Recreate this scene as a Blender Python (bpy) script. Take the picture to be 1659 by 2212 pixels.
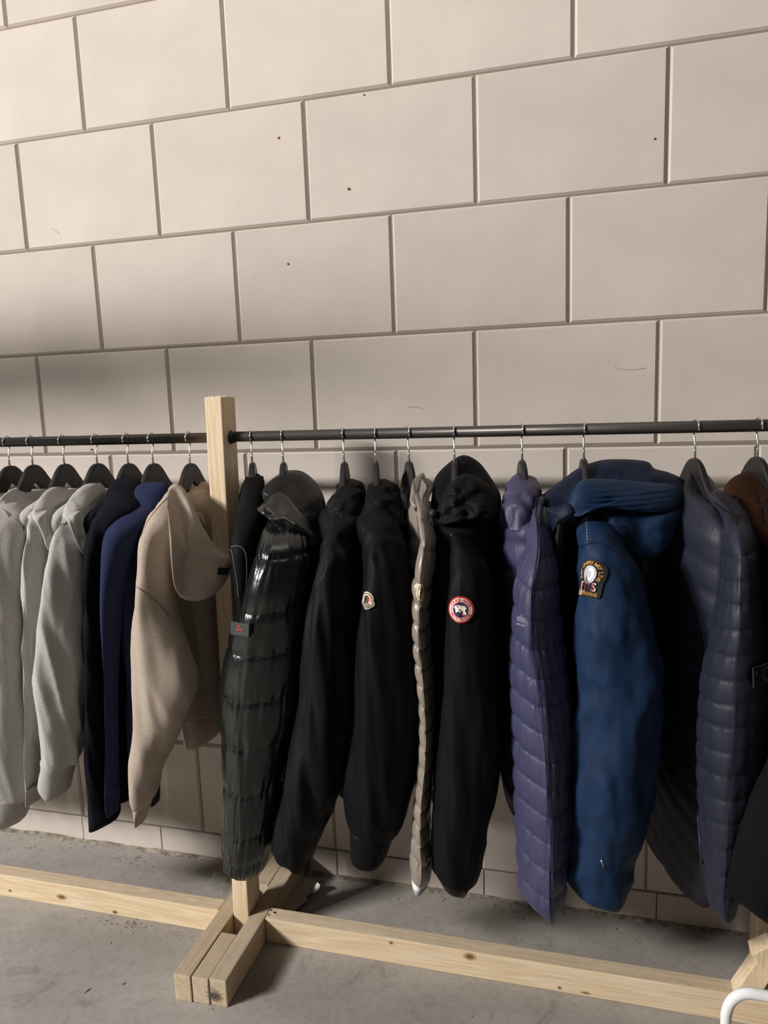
import bpy, bmesh, math, random
import numpy as np
from mathutils import Vector, Matrix, noise
from mathutils.bvhtree import BVHTree

for o in list(bpy.data.objects): bpy.data.objects.remove(o)
scene = bpy.context.scene
col = scene.collection
PI = math.pi

# ------------------------------------------------------------------ camera
FPX, W, H = 1609.8, 1659.0, 2212.0
CR = np.array([[0.9645, 0.2615, -0.0359], [0.0063, -0.1584, -0.9873], [-0.2638, 0.9521, -0.1545]])
u_, s_, vt_ = np.linalg.svd(CR); CR = u_ @ vt_
CC = np.array([1.3582, -1.9287, 1.4259])
cam_d = bpy.data.cameras.new('camera'); cam = bpy.data.objects.new('camera', cam_d); col.objects.link(cam)
cam_d.sensor_fit = 'HORIZONTAL'; cam_d.sensor_width = 36.0; cam_d.lens = 36.0 * FPX / W
cam_d.clip_start = 0.05; cam_d.clip_end = 60
mw = Matrix.Identity(4)
for i in range(3):
    mw[i][0] = CR[0][i]; mw[i][1] = -CR[1][i]; mw[i][2] = -CR[2][i]; mw[i][3] = CC[i]
cam.matrix_world = mw
scene.camera = cam

# ------------------------------------------------------------------ world, lights, exposure
scene.view_settings.view_transform = 'Standard'; scene.view_settings.look = 'None'
scene.view_settings.gamma = 1.0; scene.view_settings.use_curve_mapping = False
scene.view_settings.exposure = 0.04
wd = bpy.data.worlds.new('world'); scene.world = wd; wd.use_nodes = True
wd.node_tree.nodes['Background'].inputs[0].default_value = (0.55, 0.55, 0.6, 1)
wd.node_tree.nodes['Background'].inputs[1].default_value = 0.012

def area(name, loc, target, sx, sy, power, color):
    d = bpy.data.lights.new(name, 'AREA'); d.shape = 'RECTANGLE'; d.size = sx; d.size_y = sy
    d.energy = power; d.color = color
    o = bpy.data.objects.new(name, d); col.objects.link(o); o.location = loc
    dirv = Vector(target) - Vector(loc)
    z = -dirv.normalized(); x = Vector((1, 0, 0)); y = z.cross(x).normalized(); x = y.cross(z)
    m = Matrix((x, y, z)).transposed().to_4x4(); m.translation = Vector(loc); o.matrix_world = m
    return o
KEY = (-4.25, -4.43, 3.83); WASH = (0.9, -0.75, 3.22)
area('key_tube_light', KEY, (0.9, -0.2, 1.1), 1.5, 0.35, 850, (1.0, 0.968, 0.942))
area('wall_wash_fill', WASH, (0.8, -0.2, 1.6), 1.2, 0.12, 5.5, (1.0, 0.94, 0.88))  # unseen fill lamp, added to brighten the upper wall

# ------------------------------------------------------------------ helpers
def ray(px, py):
    return CR.T @ np.array([(px - W/2)/FPX, (py - H/2)/FPX, 1.0])
def at(px, py, Y):
    d = ray(px, py); t = (Y - CC[1])/d[1]; return CC + t*d
def atz(px, py, z=0.0):
    d = ray(px, py); t = (z - CC[2])/d[2]; return CC + t*d
def proj(P):
    c = (P - CC) @ CR.T
    return W/2 + FPX*c[..., 0]/c[..., 2], H/2 + FPX*c[..., 1]/c[..., 2]

def tag(o, label=None, cat=None, group=None, kind=None):
    if label: o['label'] = label
    if cat: o['category'] = cat
    if group: o['group'] = group
    if kind: o['kind'] = kind
    return o
def empty(name, loc, label, cat, group=None):
    o = bpy.data.objects.new(name, None); col.objects.link(o); o.location = loc; o.empty_display_size = 0.05
    return tag(o, label, cat, group)
def wloc(o):
    v = Vector((0, 0, 0))
    while o is not None: v += o.location; o = o.parent
    return v
def build(name, V, F, mat, parent=None, smooth=True, loc=None):
    """one mesh object from world coordinates"""
    base = wloc(parent)
    if loc is None: loc = Vector((0, 0, 0)) if parent is not None else Vector(np.mean(np.array(V), axis=0))
    off = np.array(base + loc)
    V = np.array(V, float) - off
    me = bpy.data.meshes.new(name); me.from_pydata(V.tolist(), [], F); me.update()
    if smooth: me.polygons.foreach_set('use_smooth', [True]*len(me.polygons))
    mats = mat if isinstance(mat, (list, tuple)) else [mat]
    for m in mats: me.materials.append(m)
    o = bpy.data.objects.new(name, me); col.objects.link(o); o.location = loc
    if parent is not None: o.parent = parent
    return o
def fixn(o):
    bm = bmesh.new(); bm.from_mesh(o.data); bmesh.ops.recalc_face_normals(bm, faces=bm.faces); bm.to_mesh(o.data); bm.free(); return o

def box_vf(lo, hi, M=None, bev=0.0, wob=0.0, seed=0):
    bm = bmesh.new(); bmesh.ops.create_cube(bm, size=1.0)
    c = [(lo[i]+hi[i])/2 for i in range(3)]; s = [hi[i]-lo[i] for i in range(3)]
    for v in bm.verts: v.co = Vector((c[0]+v.co.x*s[0], c[1]+v.co.y*s[1], c[2]+v.co.z*s[2]))
    if bev: bmesh.ops.bevel(bm, geom=list(bm.edges), offset=bev, segments=2, affect='EDGES', profile=0.6)
    if M is not None: bmesh.ops.transform(bm, matrix=M, verts=bm.verts)
    bm.verts.index_update()
    V = [tuple(v.co) for v in bm.verts]; F = [[v.index for v in f.verts] for f in bm.faces]; bm.free()
    return V, F
def box(name, lo, hi, mat, parent=None, M=None, bev=0.0):
    V, F = box_vf(lo, hi, M, bev); return build(name, V, F, mat, parent, smooth=False)

def tube_vf(path, r, seg=12, cap=True, closed=False):
    P = [Vector(p) for p in path]; n = len(P); V = []; F = []
    rr = r if isinstance(r, (list, tuple)) else [r]*n
    up = None
    for i in range(n):
        a = P[max(i-1, 0)]; b = P[min(i+1, n-1)]; t = (b-a).normalized()
        if up is None:
            up = Vector((0, 0, 1)) if abs(t.z) < .9 else Vector((1, 0, 0))
        x = t.cross(up).normalized(); y = x.cross(t).normalized(); up = y
        for k in range(seg):
            q = 2*PI*k/seg; V.append(P[i] + rr[i]*(math.cos(q)*x + math.sin(q)*y))
    for i in range(n-1):
        for k in range(seg):
            k2 = (k+1) % seg; F.append([i*seg+k, i*seg+k2, (i+1)*seg+k2, (i+1)*seg+k])
    if cap:
        F.append(list(range(seg))[::-1]); F.append(list(range((n-1)*seg, n*seg)))
    return [tuple(v) for v in V], F
def spline(pts, n, closed=False):
    P = np.array(pts, float); out = []
    m = len(P); segs = m if closed else m-1
    for i in range(segs):
        if closed: p0, p1, p2, p3 = P[(i-1) % m], P[i], P[(i+1) % m], P[(i+2) % m]
        else: p0, p1, p2, p3 = P[max(i-1, 0)], P[i], P[i+1], P[min(i+2, m-1)]
        for k in range(n):
            t = k/n
            out.append(0.5*((2*p1)+(-p0+p2)*t+(2*p0-5*p1+4*p2-p3)*t*t+(-p0+3*p1-3*p2+p3)*t**3))
    if not closed: out.append(P[-1])
    return np.array(out)
def nz(x, y, z): return noise.noise(Vector((x, y, z)))
def fbm(x, y, z): return nz(x, y, z) + 0.5*nz(2.1*x+5, 2.1*y, 2.1*z) + 0.25*nz(4.3*x, 4.3*y+9, 4.3*z)

# ------------------------------------------------------------------ materials
def mat_new(name):
    m = bpy.data.materials.new(name); m.use_nodes = True
    nt = m.node_tree; b = nt.nodes['Principled BSDF']; return m, nt, b
def N(nt, t, **kw):
    n = nt.nodes.new(t)
    for k, v in kw.items(): setattr(n, k, v)
    return n
def ramp(nt, fac, stops):
    r = N(nt, 'ShaderNodeValToRGB'); e = r.color_ramp.elements
    while len(e) < len(stops): e.new(0.5)
    for i, (p, c) in enumerate(stops):
        e[i].position = p; e[i].color = (c if isinstance(c, (tuple, list)) else (c, c, c)) + ((1,) if not isinstance(c, (tuple, list)) or len(c) == 3 else ())
    nt.links.new(fac, r.inputs[0]); return r.outputs[0]
def mix(nt, fac, a, b, mode='MIX'):
    n = N(nt, 'ShaderNodeMix', data_type='RGBA', blend_type=mode)
    for s, v in ((n.inputs[0], fac), (n.inputs[6], a), (n.inputs[7], b)):
        if hasattr(v, 'is_linked'): nt.links.new(v, s)
        elif isinstance(v, (int, float)): s.default_value = v
        else: s.default_value = tuple(v) + (1,)
    return n.outputs[2]
def tex(nt, scale, detail=4.0, rough=0.55, vec=None, mapscale=None, coord='Object', dist=0.0):
    tc = N(nt, 'ShaderNodeTexCoord'); v = tc.outputs[coord]
    if mapscale:
        mp = N(nt, 'ShaderNodeMapping'); mp.inputs['Scale'].default_value = mapscale; nt.links.new(v, mp.inputs[0]); v = mp.outputs[0]
    n = N(nt, 'ShaderNodeTexNoise'); n.inputs['Scale'].default_value = scale; n.inputs['Detail'].default_value = detail
    n.inputs['Roughness'].default_value = rough; n.inputs['Distortion'].default_value = dist
    nt.links.new(v, n.inputs['Vector']); return n.outputs['Fac']
def bump(nt, b, h, strength=0.3, dist=0.002):
    n = N(nt, 'ShaderNodeBump'); n.inputs['Strength'].default_value = strength; n.inputs['Distance'].default_value = dist
    nt.links.new(h, n.inputs['Height']); nt.links.new(n.outputs[0], b.inputs['Normal'])

def m_plain(name, c, rough=0.5, metal=0.0, spec=0.5):
    m, nt, b = mat_new(name); b.inputs['Base Color'].default_value = tuple(c)+(1,)
    b.inputs['Roughness'].default_value = rough; b.inputs['Metallic'].default_value = metal
    b.inputs['Specular IOR Level'].default_value = spec; return m

def m_block():
    m, nt, b = mat_new('lime_sand_block')
    oi = N(nt, 'ShaderNodeObjectInfo')
    base = mix(nt, oi.outputs['Random'], (0.570, 0.508, 0.455), (0.622, 0.556, 0.500))
    blot = ramp(nt, tex(nt, 5, 3), [(0.35, 0.90), (0.7, 1.0)])
    c = mix(nt, 1.0, base, blot, 'MULTIPLY')
    sp = ramp(nt, tex(nt, 420, 2, 0.6), [(0.30, 0.84), (0.46, 1.0)])
    c = mix(nt, 1.0, c, sp, 'MULTIPLY')
    pit = ramp(nt, tex(nt, 70, 1, 0.4), [(0.155, 0.35), (0.185, 1.0)])
    c = mix(nt, 0.8, c, pit, 'MULTIPLY')
    nt.links.new(c, b.inputs['Base Color']); b.inputs['Roughness'].default_value = 0.9
    b.inputs['Specular IOR Level'].default_value = 0.2
    bump(nt, b, tex(nt, 350, 3, 0.7), 0.25, 0.001)
    return m
def m_concrete(name, c1, c2, dirt=True):
    m, nt, b = mat_new(name)
    f = tex(nt, 2.2, 8, 0.62, dist=0.4)
    c = ramp(nt, f, [(0.32, c1), (0.68, c2)])
    sp = ramp(nt, tex(nt, 60, 4, 0.7), [(0.3, 0.82), (0.55, 1.0)])
    c = mix(nt, 1.0, c, sp, 'MULTIPLY')
    st = ramp(nt, tex(nt, 7, 6, 0.7, dist=1.2), [(0.30, 0.62), (0.42, 1.0)])
    c = mix(nt, 0.7, c, st, 'MULTIPLY')
    nt.links.new(c, b.inputs['Base Color'])
    r = ramp(nt, tex(nt, 6, 4), [(0.3, 0.5), (0.7, 0.72)]); nt.links.new(r, b.inputs['Roughness'])
    bump(nt, b, tex(nt, 90, 5, 0.65), 0.2, 0.001)
    return m
def m_wood(name, axis, c1=(0.70, 0.53, 0.335), c2=(0.80, 0.655, 0.46), dusty=0.0):
    """pine, grain running along one axis"""
    m, nt, b = mat_new(name)
    sc = [22, 22, 22]; sc[axis] = 1.1
    tc = N(nt, 'ShaderNodeTexCoord'); mp = N(nt, 'ShaderNodeMapping'); mp.inputs['Scale'].default_value = sc
    nt.links.new(tc.outputs['Object'], mp.inputs[0])
    n1 = N(nt, 'ShaderNodeTexNoise'); n1.inputs['Scale'].default_value = 1.0; n1.inputs['Detail'].default_value = 2; n1.inputs['Distortion'].default_value = 0.6
    nt.links.new(mp.outputs[0], n1.inputs['Vector'])
    mul = N(nt, 'ShaderNodeMath', operation='MULTIPLY'); mul.inputs[1].default_value = 9.0; nt.links.new(n1.outputs['Fac'], mul.inputs[0])
    fr = N(nt, 'ShaderNodeMath', operation='PINGPONG'); fr.inputs[1].default_value = 0.5; nt.links.new(mul.outputs[0], fr.inputs[0])
    g = ramp(nt, fr.outputs[0], [(0.0, c1), (0.28, tuple(0.5*(a+b2) for a, b2 in zip(c1, c2))), (0.5, c2)])
    fine = ramp(nt, tex(nt, 1, 3, 0.7, mapscale=[x*9 for x in sc]), [(0.3, 0.86), (0.6, 1.0)])
    c = mix(nt, 1.0, g, fine, 'MULTIPLY')
    kn = N(nt, 'ShaderNodeTexVoronoi'); kn.inputs['Scale'].default_value = 3.1; nt.links.new(tc.outputs['Object'], kn.inputs['Vector'])
    kr = ramp(nt, kn.outputs['Distance'], [(0.03, (0.22, 0.11, 0.05)), (0.055, (0.62, 0.42, 0.26)), (0.10, (1, 1, 1))])
    c = mix(nt, 0.9, c, kr, 'MULTIPLY')
    if dusty:
        d = ramp(nt, tex(nt, 14, 5, 0.7), [(0.4, 0.0), (0.7, 1.0)])
        dm = N(nt, 'ShaderNodeMath', operation='MULTIPLY'); dm.inputs[1].default_value = dusty; nt.links.new(d, dm.inputs[0])
        c = mix(nt, dm.outputs[0], c, (0.50, 0.45, 0.38))
    # speckled grey-brown tint on the upward faces
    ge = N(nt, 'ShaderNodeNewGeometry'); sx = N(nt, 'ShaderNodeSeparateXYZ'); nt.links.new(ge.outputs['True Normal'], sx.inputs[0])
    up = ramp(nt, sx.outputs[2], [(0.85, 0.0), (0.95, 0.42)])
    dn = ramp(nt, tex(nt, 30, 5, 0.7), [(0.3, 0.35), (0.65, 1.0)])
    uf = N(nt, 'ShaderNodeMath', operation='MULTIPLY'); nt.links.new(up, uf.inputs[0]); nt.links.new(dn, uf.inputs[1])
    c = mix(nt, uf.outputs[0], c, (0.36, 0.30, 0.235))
    nt.links.new(c, b.inputs['Base Color']); b.inputs['Roughness'].default_value = 0.62
    b.inputs['Specular IOR Level'].default_value = 0.3
    bump(nt, b, tex(nt, 1, 3, 0.7, mapscale=[x*5 for x in sc]), 0.25, 0.0008)
    return m
def m_cloth(name, c1, c2, scale=500, rough=0.95, sheen=0.3, stretch=(1, 1, 1), bs=0.35, big=0.0):
    m, nt, b = mat_new(name)
    f = tex(nt, scale, 3, 0.7, mapscale=stretch)
    c = ramp(nt, f, [(0.36, c1), (0.62, c2)])
    if big:
        c = mix(nt, big, c, ramp(nt, tex(nt, 9, 4), [(0.3, 0.75), (0.7, 1.0)]), 'MULTIPLY')
    nt.links.new(c, b.inputs['Base Color']); b.inputs['Roughness'].default_value = rough
    b.inputs['Sheen Weight'].default_value = sheen; b.inputs['Sheen Roughness'].default_value = 0.5
    b.inputs['Sheen Tint'].default_value = tuple(c2)+(1,)
    b.inputs['Specular IOR Level'].default_value = 0.15
    bump(nt, b, f, bs, 0.0012)
    return m
def m_nylon(name, c, rough=0.4, spec=0.5, wr=0.35, coat=0.0, wscale=26, stretch=(1, 1, 0.35)):
    """woven nylon shell with fine creases"""
    m, nt, b = mat_new(name)
    cc = mix(nt, 0.5, c, ramp(nt, tex(nt, 30, 3), [(0.3, tuple(0.8*x for x in c)), (0.7, tuple(min(1, 1.15*x) for x in c))]))
    nt.links.new(cc, b.inputs['Base Color'])
    b.inputs['Roughness'].default_value = rough; b.inputs['Specular IOR Level'].default_value = spec
    if coat: b.inputs['Coat Weight'].default_value = coat; b.inputs['Coat Roughness'].default_value = 0.25
    h1 = tex(nt, wscale, 4, 0.6, mapscale=stretch, dist=1.5)
    w = N(nt, 'ShaderNodeBump'); w.inputs['Strength'].default_value = wr; w.inputs['Distance'].default_value = 0.006
    nt.links.new(h1, w.inputs['Height'])
    w2 = N(nt, 'ShaderNodeBump'); w2.inputs['Strength'].default_value = 0.12; w2.inputs['Distance'].default_value = 0.001
    nt.links.new(tex(nt, 900, 2), w2.inputs['Height']); nt.links.new(w.outputs[0], w2.inputs['Normal'])
    nt.links.new(w2.outputs[0], b.inputs['Normal'])
    return m

M = {}
M['block'] = m_block()
M['mortar'] = m_plain('mortar', (0.24, 0.20, 0.165), 0.95, 0, 0.1)
M['floor'] = m_concrete('concrete_floor', (0.275, 0.257, 0.232), (0.385, 0.362, 0.328))
M['plaster'] = m_plain('plaster', (0.10, 0.092, 0.083), 0.9)
M['mortar_bead'] = m_cloth('mortar_bead', (0.13, 0.11, 0.085), (0.33, 0.29, 0.235), 40, 0.95, 0.0)
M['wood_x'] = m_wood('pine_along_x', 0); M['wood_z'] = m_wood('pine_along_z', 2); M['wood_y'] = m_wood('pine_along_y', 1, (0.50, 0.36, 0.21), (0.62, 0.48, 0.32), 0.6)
M['pipe'] = m_plain('dark_steel_pipe', (0.085, 0.078, 0.072), 0.42, 0.8)
M['black_cap'] = m_plain('black_rubber', (0.01, 0.01, 0.01), 0.6)
M['chrome'] = m_plain('chrome_wire', (0.75, 0.76, 0.78), 0.18, 1.0)
M['hanger'] = m_plain('black_hanger_plastic', (0.012, 0.011, 0.011), 0.45, 0, 0.4)
M['steel'] = m_plain('screw_steel', (0.45, 0.42, 0.38), 0.35, 1.0)
M['white_enamel'] = m_plain('white_enamel', (0.80, 0.80, 0.79), 0.16, 0, 0.6)
M['rust'] = m_plain('rusty_plug', (0.25, 0.13, 0.04), 0.7)

# ------------------------------------------------------------------ the room shell
X0, X1, YF, ZC = -5.8, 4.8, -6.2, 4.25
def plane(name, pts, mat, kind='structure'):
    o = build(name, pts, [[0, 1, 2, 3]], mat, None, False, Vector((0, 0, 0))); o['kind'] = kind; return o
box('floor', (X0, YF, -0.12), (X1, 0.2, 0.0), M['floor'])['kind'] = 'structure'
box('ceiling', (X0, YF, ZC), (X1, 0.2, ZC+0.1), M['plaster'])['kind'] = 'structure'
box('wall_left', (X0-0.1, YF, 0), (X0, 0.2, ZC), M['plaster'])['kind'] = 'structure'
box('wall_right', (X1, YF, 0), (X1+0.1, 0.2, ZC), M['plaster'])['kind'] = 'structure'
box('wall_front', (X0, YF-0.1, 0), (X1, YF, ZC), M['plaster'])['kind'] = 'structure'
wall = box('wall_back', (X0, 0.005, 0), (X1, 0.2, ZC), M['mortar']); wall['kind'] = 'structure'

RH, BW = 0.29974, 0.44
def zL(k): return 2.4815 - RH*k
def block_vf(w, h):
    # front face at y=0, chamfered front edges (the low bottom course is nearly flush)
    c, d = (0.0064, 0.0062) if h > 0.12 else (0.0012, 0.0012); j = 0.0014
    a, b_ = w/2-j, h/2-j
    V = [(-a, .02, -b_), (a, .02, -b_), (a, .02, b_), (-a, .02, b_), (-a, d, -b_), (a, d, -b_), (a, d, b_), (-a, d, b_),
         (-a+c, 0, -b_+c), (a-c, 0, -b_+c), (a-c, 0, b_-c), (-a+c, 0, b_-c)]
    F = [[8, 9, 10, 11], [4, 5, 9, 8], [5, 6, 10, 9], [6, 7, 11, 10], [7, 4, 8, 11],
         [0, 1, 5, 4], [1, 2, 6, 5], [2, 3, 7, 6], [3, 0, 4, 7]]
    return V, F
_blocks = {}
def block(x0, x1, z0, z1, rnd):
    key = (round(x1-x0, 4), round(z1-z0, 4))
    if key not in _blocks:
        V, F = block_vf(*key); me = bpy.data.meshes.new('block'); me.from_pydata(V, [], F); me.materials.append(M['block']); _blocks[key] = me
    o = bpy.data.objects.new('block', _blocks[key]); col.objects.link(o); o.parent = wall
    o.location = Vector(((x0+x1)/2, rnd.uniform(-0.0008, 0.0008), (z0+z1)/2)) - wloc(wall)
rnd = random.Random(4)
offs = {-2: -0.012, -1: -0.222, 0: -0.222, 1: 0.0, 2: -0.2307, 3: -0.0095, 4: -0.2405, 5: -0.0157, 6: -0.235, 7: -0.02, 8: -0.2456}
offs[-1] = -0.003; offs[-2] = -0.225; offs[-3] = -0.008; offs[-4] = -0.228; offs[-5] = -0.01
XL, XR = -2.6, 3.7
for r in range(-5, 9):
    zt, zb = zL(r-1), zL(r)
    if zb > ZC-0.02: continue
    zt = min(zt, ZC)
    k = math.floor((XL-offs[r])/BW)
    while offs[r]+k*BW < XR:
        block(offs[r]+k*BW, offs[r]+(k+1)*BW, zb, zt, rnd); k += 1
xs = [-2.6, -2.1, -1.66, -1.22, -0.78, -0.2526, 0.0422, 0.6373, 1.08, 1.5428, 2.0, 2.44, 2.9, 3.5]
for a, b_ in zip(xs[:-1], xs[1:]): block(a, b_, 0.0, zL(8), rnd)
# rough mortar bead along the floor
def bead():
    V = []; F = []; n = 500; r2 = random.Random(2)
    for i in range(n+1):
        x = XL + (XR-XL)*i/n
        d = 0.012 + 0.008*fbm(x*6, 0, 0) + 0.003*r2.random(); h = 0.006 + 0.005*fbm(x*9, 3, 0) + 0.002*r2.random()
        d = max(d, 0.004); h = max(h, 0.002)
        V += [(x, 0.004, h), (x, -d*0.4, h*0.8), (x, -d, 0.0005)]
    for i in range(n):
        for q in range(2): F.append([i*3+q, (i+1)*3+q, (i+1)*3+q+1, i*3+q+1])
    o = build('mortar_bead', V, F, M['mortar_bead'], wall, True)
    fixn(o)
bead()
# rusty wall plugs left in the blocks
for (px, py, r) in [(602, 298, .0036), (753, 408, .0038), (198, 971, .0035), (1414, 300, .003), (622, 570, .0032), (786, 205, .002)]:
    p = at(px, py, 0.0)
    V, F = tube_vf([(p[0], 0.003, p[2]), (p[0], -0.0025, p[2])], [r, r*0.8], 10)
    build('wall_plug', V, F, M['rust'], wall)

# hairline cracks
M['crack'] = m_plain('crack', (0.30, 0.25, 0.20), 0.95)
for pts in ([(855, 576), (870, 577), (888, 578), (900, 582), (912, 584)], [(882, 879), (897, 879), (908, 881), (914, 884)], [(1328, 789), (1335, 796), (1360, 799), (1396, 795)], [(112, 492), (120, 498), (129, 505)]):
    V, F = tube_vf([tuple(at(x, y, -0.0002)) for x, y in spline(pts, 3)], 0.0005, 5); build('crack', V, F, M['crack'], wall)

# ------------------------------------------------------------------ lamps and added light blocker outside the frame
def tube_lamp(name, c, label):
    root = empty(name, (c[0], c[1], c[2]), label, 'lamp')
    box('housing', (c[0]-0.63, c[1]-0.15, c[2]+0.10), (c[0]+0.63, c[1]+0.15, c[2]+0.16), M['white_enamel'], root, bev=0.006)
    for s in (-0.62, 0.60): box('end_cap', (c[0]+s, c[1]-0.15, c[2]-0.12), (c[0]+s+0.02, c[1]+0.15, c[2]+0.10), M['white_enamel'], root)
    for s in (-0.4, 0.4):
        V, F = tube_vf([(c[0]+s, c[1], c[2]+0.155), (c[0]+s, c[1], ZC+0.001)], 0.006, 8); build('suspension_rod', V, F, M['steel'], root)
tube_lamp('tube_lamp', KEY, 'long white tube lamp far out in front of the wall')
tube_lamp('tube_lamp', WASH, 'added white fill lamp overhead, brightening the upper wall')
# unseen bar added to block the key lamp and shade the left wall
blocker = empty('light_blocker', (-2.6, -1.9, 2.448), 'added steel light blocker hung from the ceiling left of the viewer', 'light blocker')
M['galv'] = m_plain('galvanised_steel', (0.35, 0.36, 0.37), 0.45, 0.8)
box('blocker_base', (-4.9, -1.94, 2.455), (-1.47, -1.86, 2.458), M['galv'], blocker)
for y_ in (-1.94, -1.863): box('blocker_side', (-4.9, y_, 2.455), (-1.47, y_+0.003, 2.56), M['galv'], blocker)
for x_ in (-4.0, -1.6):
    V, F = tube_vf([(x_, -1.9, 2.448), (x_, -1.9, ZC)], 0.005, 8); build('blocker_rod', V, F, M['galv'], blocker)

# ------------------------------------------------------------------ the clothes rack
RY, RZ, RR = -0.265, 1.3385, 0.0125
rack = empty('clothes_rack', (0.47, -0.27, 0.0), 'long clothes rack of raw pine lumber with a dark steel pipe rail', 'clothes rack')
LH = 0.070
def lumber(name, lo, hi, mat, **kw): return box(name, lo, hi, mat, rack, bev=0.003, **kw)
# foot: outer boards run the whole depth, the middle one is interrupted by the post
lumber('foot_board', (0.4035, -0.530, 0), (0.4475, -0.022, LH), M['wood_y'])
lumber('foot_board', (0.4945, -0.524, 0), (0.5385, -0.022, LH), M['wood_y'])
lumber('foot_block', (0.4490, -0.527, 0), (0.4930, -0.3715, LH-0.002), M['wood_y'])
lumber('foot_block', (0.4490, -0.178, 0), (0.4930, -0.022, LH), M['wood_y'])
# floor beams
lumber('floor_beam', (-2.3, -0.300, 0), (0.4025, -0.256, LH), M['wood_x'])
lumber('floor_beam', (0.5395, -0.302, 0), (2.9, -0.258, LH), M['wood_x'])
# post, leaning a touch to the right
pm = Matrix.Translation((0.471, -0.269, 0.0)) @ Matrix.Rotation(math.radians(1.0), 4, 'Y')
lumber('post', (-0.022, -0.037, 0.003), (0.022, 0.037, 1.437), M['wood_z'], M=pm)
# splintered saw cut on top of the post
V = []; F = []; r3 = random.Random(8)
top = pm @ Vector((0, 0, 1.437))
for i in range(46):
    x = top.x + r3.uniform(-0.022, 0.010); y = top.y + r3.uniform(-0.036, 0.03); h = r3.uniform(0.001, 0.0055); k = len(V)
    V += [(x-0.001, y, top.z-0.001), (x+0.001, y, top.z-0.001), (x, y+0.0015, top.z-0.001), (x+r3.uniform(-.0015, .0015), y, top.z+h)]
    F += [[k, k+1, k+3], [k+1, k+2, k+3], [k+2, k, k+3]]
o = build('splinters', V, F, M['wood_z'], rack, False); o['kind'] = 'stuff'
# rails
def cyl(name, a, b, r, mat, parent, seg=24):
    V, F = tube_vf([a, b], r, seg); return build(name, V, F, mat, parent)
px0 = (pm @ Vector((0, 0, RZ))).x
cyl('rail_pipe', (-2.2, RY, RZ), (px0-0.021, RY, RZ), RR, M['pipe'], rack)
cyl('rail_pipe', (px0+0.021, RY, RZ+0.001), (2.8, RY, RZ-0.001), RR, M['pipe'], rack)
V, F = tube_vf([(px0+0.0205, RY, RZ), (px0+0.0235, RY, RZ), (px0+0.026, RY, RZ), (px0+0.034, RY, RZ)], [0.0165, 0.0165, 0.0145, 0.0130], 24)
build('pipe_flange', V, F, M['black_cap'], rack)
# screws
def screw(px, py, Y=None, z=None, n=(0, -1, 0), r=0.004):
    p = Vector(at(px, py, Y) if Y is not None else atz(px, py, z)); n = Vector(n)
    V, F = tube_vf([p-n*0.004, p+n*0.0008, p+n*0.0016], [r, r, r*0.6], 12); o = build('screw', V, F, M['steel'], rack)
    V, F = tube_vf([p+n*0.001, p+n*0.0019], [r*0.45, r*0.4], 8); build('screw_socket', V, F, M['black_cap'], o)
screw(593, 1972, z=LH, n=(0, 0, 1), r=0.0045); screw(580, 1977, z=LH, n=(0, 0, 1), r=0.003); screw(585, 1967, z=LH, n=(0, 0, 1), r=0.003)
# knots in the floor beams
M['knot'] = m_plain('knot', (0.20, 0.105, 0.05), 0.6); M['knot_ring'] = m_plain('knot_ring', (0.50, 0.33, 0.18), 0.6)
for (kx, kz, rx, rz) in ((1.085, .056, .010, .0065), (.885, .058, .004, .003), (1.30, .012, .0035, .003), (1.36, .010, .008, .002), (1.93, .03, .010, .007), (-.10, .030, .011, .0055), (.075, .010, .006, .004), (-.28, .022, .004, .003)):
    y_ = -.3002 if kx < .45 else -.3022
    for s_, mt, e_ in ((1.7, 'knot_ring', 0), (1.0, 'knot', .0002)):
        V = [(kx, y_-e_, kz)] + [(kx+rx*s_*math.cos(q*PI/9), y_-e_, min(max(kz+rz*s_*math.sin(q*PI/9), .002), .067)) for q in range(18)]
        build('knot', V, [[0, 1+q, 1+(q+1) % 18] for q in range(18)], M[mt], rack, False)
# second frame further right: post and two braces
pm2 = Matrix.Translation((1.755, -0.216, 0.0))
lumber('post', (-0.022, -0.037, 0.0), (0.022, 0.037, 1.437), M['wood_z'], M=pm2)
def brace(p, q, wd_, th, mat):
    p = Vector(p); q = Vector(q); d = q-p; L = d.length; z = d.normalized(); y = Vector((0, 1, 0)); x = y.cross(z).normalized()
    m = Matrix((x, y, z)).transposed().to_4x4(); m.translation = p
    return lumber('brace', (-wd_/2, -th/2, 0), (wd_/2, th/2, L), mat, M=m)
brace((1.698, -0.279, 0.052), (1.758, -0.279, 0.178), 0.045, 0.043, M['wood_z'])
brace((1.722, -0.326, 0.225), (1.806, -0.326, 0.110), 0.048, 0.044, M['wood_z'])

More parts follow.
